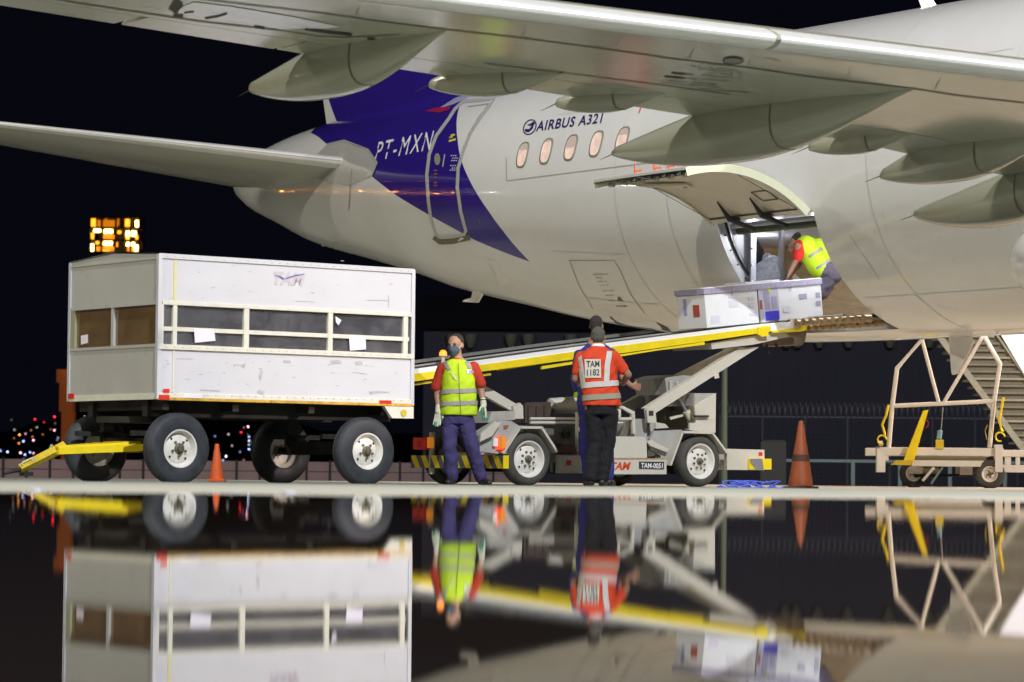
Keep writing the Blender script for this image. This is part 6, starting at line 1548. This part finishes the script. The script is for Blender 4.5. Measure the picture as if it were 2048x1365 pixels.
# ------------------------------------------------------------------ BACKGROUND
def background():
    rnd = random.Random(8)
    # low pinkish block wall at far left, 88 m away
    Y = 88; wallm = mat('dusky_pink_block', (.34, .24, .235), .85, var=.15, scale=2)
    x0 = P(-40, 945, Y).x; x1 = P(1080, 945, Y).x
    t = thing('low_wall', (x0, Y, -.5), 'low dusky pink panel wall with dark posts far behind the trailer', 'wall')
    n = 24; w = (x1-x0)/n
    for k in range(n):
        a = x0+w*k
        for r in range(3):
            mb = MB(); mb.box((a+.03, Y, -.5+.31*r+(.0 if r else -.2)), (a+w-.03, Y+.1, -.5+.31*(r+1)-.02)); mb.build('panel', wallm, t)
        mb = MB(); mb.box((a-.035, Y-.04, -.7), (a+.035, Y+.02, .46)); mb.build('post', mat('dark_post', (.03, .025, .025), .7), t)
    # guard rail on the right
    Y = 60; rm = mat('dull_teal_rail', (.10, .15, .15), .6); t = thing('guard_rail', P(1800, 985, Y), 'dull teal guard rail behind the big cone and wheeled stand', 'rail'); t['_org'] = tuple(t.location)
    a = P(1540, 921, Y); b = P(2200, 927, Y); mb = MB(); mb.box((a.x, Y, a.z-.03), (b.x, Y+.06, a.z+.03)); mb.build('top_rail', rm, t)
    for x in (1706, 1800, 1900, 2010, 1610):
        q = P(x, 925, Y); mb = MB(); mb.box((q.x-.04, Y, -.3), (q.x+.04, Y+.05, a.z-.03)); mb.build('post', rm, t)
    # fence with coiled razor wire
    Y = 80; t = thing('perimeter_fence', P(1720, 985, Y), 'dark mesh perimeter fence topped with coiled razor wire on the right', 'fence'); t['_org'] = tuple(t.location)
    fm = mat('dull_fence_steel', (.20, .21, .23), .5, metal=.3); a = P(1440, 830, Y); b = P(2120, 830, Y)
    mb = MB(); N = 620; pts = []
    for i in range(N):
        th = i*.62; pts.append((a.x+(b.x-a.x)*i/N, Y+.22*math.cos(th), a.z+.17+.20*math.sin(th)))
    mb.tube(pts, .014, 4); mb.build('razor_coil', fm, t)
    mb = MB(); mb.tube([(a.x, Y, a.z-.04), (b.x, Y, a.z-.04)], .02, 5); mb.build('top_wire', fm, t)
    for k in range(9):
        x = a.x+(b.x-a.x)*k/8; mb = MB(); mb.tube([(x, Y, -.4), (x, Y, a.z+.02)], .03, 6); mb.build('post', mat('dim_fence_post', (.07, .07, .08), .7), t)
    mb = MB(); xx = a.x; gm = mat('dim_fence_mesh', (.035, .037, .06), .8)
    while xx < b.x: mb.tube([(xx, Y, -.4), (xx, Y, a.z-.05)], .008, 3); xx += .12
    z = -.3
    while z < a.z-.1: mb.tube([(a.x, Y+.01, z), (b.x, Y+.01, z)], .008, 3); z += .12
    mb.build('wire_mesh', gm, t, kind='stuff')
    # light pole
    Y = 58; q = P(1449, 700, Y); mb = MB(); mb.tube([(q.x, Y, -.3), (q.x, Y, 3.6)], [.075, .05], 10); mb.box((q.x-.2, Y-.08, 3.58), (q.x+.2, Y+.08, 3.66))
    one(mb, 'lamp_post', mat('dull_green_post', (.09, .11, .07), .6), 'thin dull green unlit lamp post standing behind the belt loader', 'lamp post')
    # dark wheeled bin by the loader
    Y = 52; q = P(1548, 905, Y); mb = MB(); mb.box((q.x-.24, Y, -.15), (q.x+.22, Y+.4, .78), bev=.04); one(mb, 'waste_bin', mat('black_bin', (.006, .006, .007), .6), 'black bin shape standing on the apron behind the front of the loader', 'bin')
    # hangar
    Y = 125; hm = mat('dark_corrugated_hangar', (.055, .055, .085), .8, var=.25, scale=.5); x0 = P(845, 945, Y).x; x1 = P(2400, 945, Y).x; zt = P(1200, 662, Y).z
    t = thing('hangar', ((x0+x1)/2, Y, -.6), 'long dark hangar with a row of unlit lamps under its eave', 'building')
    mb = MB(); mb.box((x0, Y, -1), (x1, Y+30, zt)); mb.build('wall', hm, t)
    mb = MB(); k = 0
    mb.add([(x0-.5, Y-.6, zt), (x1+.5, Y-.6, zt), (x1+.5, Y+15, zt+2.4), (x0-.5, Y+15, zt+2.4), (x0-.5, Y+30.6, zt), (x1+.5, Y+30.6, zt)], [(0, 1, 2, 3), (3, 2, 5, 4)]); mb.build('roof', mat('dark_roof', (.02, .02, .03), .7), t)
    x = x0+.6
    mb = MB()
    while x < x1: mb.box((x, Y-.06, -.6), (x+.12, Y, zt-1.3)); x += .6
    mb.build('corrugations', hm, t, kind='stuff')
    for px_ in (905, 941, 1022, 1057, 1142, 1575, 1597, 1641, 1700, 1783, 1862):
        q = P(px_, 682, Y-1); mb = MB(); mb.lathe([(.10, .32), (.30, .30), (.26, .05), (.12, -.28), (0, -.30)], (q.x, Y-.55, q.z), (0, 0, 1), 12); mb.build('eave_lamp', mat('dull_lamp_shade', (.20, .20, .16), .5), t)
    # lower buildings far behind, left: brown tower with amber-lit floors
    Y = 290; t = thing('tower_block', P(232, 950, Y), 'unfinished tower with amber lit floors rising above the trailer', 'tower'); t['_org'] = tuple(t.location)
    dm = mat('night_concrete', (.05, .03, .02), .8)
    A = lambda x, y, d=0: P(x, y, Y+d)
    a = A(182, 500); b = A(278, 436); mb = MB(); mb.box((a.x+.25, Y+3.4, -3), (b.x-.25, Y+4, b.z)); mb.build('core', dm, t)
    for y in (434, 455, 480, 504, 530, 560):
        q = A(180, y); w_ = A(281, y); mb = MB(); mb.box((q.x, Y-.1, q.z-.10), (w_.x, Y+4, q.z+.06)); mb.build('floor_slab', dm, t)
    for x in (180, 204, 232, 248, 262, 279, 287):
        q = A(x, 432); mb = MB(); mb.box((q.x-.09, Y-.15, -3), (q.x+.09, Y+.15, q.z-.0 if x < 280 else q.z-.2)); mb.build('column', dm, t)
    am = mat('amber_work_light', (1, .5, .1), .5, emit=(1, .34, .02), estr=2.4, var=.3, scale=1); wm = mat('white_hot_work_light', (1, .8, .4), .5, emit=(1, .66, .16), estr=14); om = mat('amber_glow_wall', (.5, .2, .02), .7, emit=(1, .28, .01), estr=.55, var=.6, scale=.8)
    for i, (x0_, y0_, x1_, y1_, m, d) in enumerate(((181, 437, 190, 453, am, .4), (208, 437, 213, 452, om, .5), (232, 437, 237, 450, om, .5), (249, 438, 262, 453, am, .4), (270, 441, 277, 454, wm, .3), (186, 458, 200, 464, wm, .4), (207, 459, 224, 466, wm, .4), (234, 461, 241, 467, am, .4), (251, 462, 271, 472, wm, .4), (181, 466, 187, 479, am, .3), (204, 468, 229, 478, om, .8), (250, 472, 260, 479, am, .5), (270, 470, 276, 479, am, .4), (206, 483, 223, 490, wm, .4), (190, 482, 197, 488, am, .4), (228, 484, 234, 493, am, .4), (252, 485, 268, 492, wm, .4), (181, 488, 186, 502, wm, .3), (268, 490, 275, 502, wm, .3), (204, 500, 218, 503, am, .4), (190, 492, 226, 502, om, .9), (252, 494, 266, 503, om, .8), (190, 438, 232, 453, om, 1.6), (284, 440, 288, 478, mat('ember_orange', (.3, .08, .02), .7, emit=(1, .2, .03), estr=.10), .2), (282, 484, 287, 498, MATS['ember_orange'], .2))):
        p = A(x0_, y1_); q = A(x1_, y0_); mb = MB(); mb.box((p.x, Y+d, p.z), (q.x, Y+d+.12, q.z)); mb.build('lit_window', m, t)
    # rust-orange lit mast at the left end of the trailer
    Y = 150; t = thing('lit_chimney', P(140, 950, Y), 'rust brown pillar glowing orange behind the left end of the trailer', 'tower'); t['_org'] = tuple(t.location)
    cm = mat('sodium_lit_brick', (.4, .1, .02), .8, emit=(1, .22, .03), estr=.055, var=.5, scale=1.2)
    a = P(118, 815, Y); b = P(150, 760, Y); mb = MB(); mb.box((a.x, Y, P(0, 822, Y).z), (P(158, 0, Y).x, Y+1, P(0, 764, Y).z)); mb.build('head', cm, t)
    mb = MB(); mb.box((P(136, 0, Y).x, Y+.1, -1), (P(160, 0, Y).x, Y+.9, P(0, 822, Y).z)); mb.build('shaft', cm, t)
    mb = MB(); mb.box((P(125, 0, Y).x, Y+.1, P(0, 764, Y).z), (P(146, 0, Y).x, Y+.9, P(0, 738, Y).z)); mb.build('upper_head', cm, t)
    q = P(142, 733, Y); mb = MB(); mb.sphere((q.x, Y-.2, q.z), .10, 0, 10, 8); mb.build('top_lamp', mat('pink_white_lamp', (1, .7, .5), .5, emit=(1, .6, .42), estr=7), t)
    # dark hillside
    mb = MB(); top = []
    for i in range(60):
        x = -140+230*i/59; top.append((x, 700+8*math.sin(i*.4), 6+10*math.exp(-((i-14)/9)**2)+5*math.exp(-((i-40)/12)**2)+rnd.uniform(0, .8)))
    vs = top+[(x, y-150, -1) for x, y, z in top]; n = 60; mb.add(vs, [(i, i+1, n+i+1, n+i) for i in range(n-1)]); o = mb.build('hills', mat('night_hill', (.010, .009, .012), .9)); o['kind'] = 'structure'
    # scattered city lights
    cols = {'white': (.9, .92, 1), 'blue-white': (.35, .45, 1), 'red': (1, .02, .04), 'orange': (1, .35, .08), 'pink': (1, .45, .6), 'dim': (.5, .45, .4)}
    pts = [(70, 839, 'red', 5), (109, 834, 'red', 9), (88, 845, 'red', 2), (109, 861, 'pink', 6), (62, 861, 'orange', 1), (39, 870, 'orange', 6), (51, 868, 'pink', 2), (47, 883, 'blue-white', 7), (67, 881, 'pink', 8), (38, 887, 'orange', 3), (15, 904, 'blue-white', 9), (1, 902, 'blue-white', 4), (41, 906, 'pink', 8), (60, 905, 'blue-white', 5), (67, 907, 'pink', 5), (50, 910, 'blue-white', 6), (103, 892, 'white', 2), (103, 898, 'blue-white', 2), (93, 908, 'white', 3), (29, 860, 'dim', 2), (74, 855, 'dim', 2), (116, 876, 'blue-white', 1.5), (65, 874, 'orange', 1.2),
           (496, 854, 'pink', 9), (482, 865, 'red', 5), (518, 866, 'red', 3), (457, 869, 'dim', 3), (498, 874, 'blue-white', 4), (498, 882, 'white', 3), (498, 890, 'blue-white', 3), (498, 899, 'blue-white', 7), (505, 912, 'blue-white', 3), (452, 913, 'white', 7), (464, 892, 'dim', 2), (430, 873, 'blue-white', 1.5), (480, 904, 'blue-white', 1.5), (505, 886, 'dim', 2), (446, 921, 'blue-white', 3), (660, 838, 'dim', 1.5), (292, 917, 'blue-white', 9), (171, 811, 'white', 5), (170, 835, 'white', 7), (838, 882, 'orange', 1), (530, 905, 'blue-white', 1.5), (540, 880, 'dim', 1.5)]
    for i in range(26):
        x = rnd.choice([rnd.uniform(0, 132), rnd.uniform(425, 545)]); y = 925-95*rnd.random()**1.6; pts.append((x, y, rnd.choice(['dim', 'blue-white', 'dim', 'orange', 'pink', 'blue-white']), rnd.uniform(.25, 1.1)))
    lab = {'white': 'small white city light twinkling low in the distance left', 'blue-white': 'small blue-white city light twinkling low in the distance left', 'red': 'small red warning light low in the distance left', 'orange': 'small orange city light low in the distance left', 'pink': 'small pinkish city light low in the distance left', 'dim': 'faint grey-yellow city light low in the distance left'}
    Y = 560; meshes = {}
    for (x, y, c, e) in pts:
        p = P(x, y, Y); k = (c, round(e, 1))
        if k not in meshes:
            mb = MB(); mb.sphere((0, 0, 0), .15, 0, 8, 6); m = mat('city_light_%s_%s' % k, (.1, .1, .1), .5, emit=cols[c], estr=e*.75)
            o = mb.build('city_light', m); meshes[k] = o.data
        else:
            o = bpy.data.objects.new('city_light', meshes[k]); COL.objects.link(o)
        o.location = p; pl_ = 'left of the trailer' if x < 160 else ('under the trailer between its wheels' if x < 700 else 'right of the trailer'); o['label'] = lab[c].replace('low in the distance left', 'low in the distance, '+pl_); o['category'] = 'light'; o['group'] = c+' city lights '+pl_
background()
def glint_lamps():  # unseen lamps added to put glints on the tail
    am = mat('orange_glint_lamp_lit', (1, .5, .1), .5, emit=(1, .36, .06), estr=130); wh = mat('white_glint_lamp_lit', (1, 1, 1), .5, emit=(.95, .97, 1), estr=120)
    for i, (x, y, z, m) in enumerate(((-62, 76, 5.2, am), (-58, 79, 4.6, am), (-54, 82, 5.6, am), (-49, 84, 5.0, am), (-66, 70, 6.0, wh), (-44, 88, 4.4, am), (-70, 60, 8.0, wh))):
        t = thing('glint_lamp', (x, y, -.4), ('white' if m is wh else 'orange')+' unseen lamp added on a thin pole far left to put glints on the tail', 'lamp', 'unseen glint lamps beyond the tail')
        mb = MB(); mb.tube([(x, y, -.5), (x, y, z-.2)], .06, 6); mb.build('pole', M_TAR, t)
        mb = MB(); mb.sphere((x, y, z), .22, 0, 10, 6); mb.build('lamp_head', m, t)
glint_lamps()
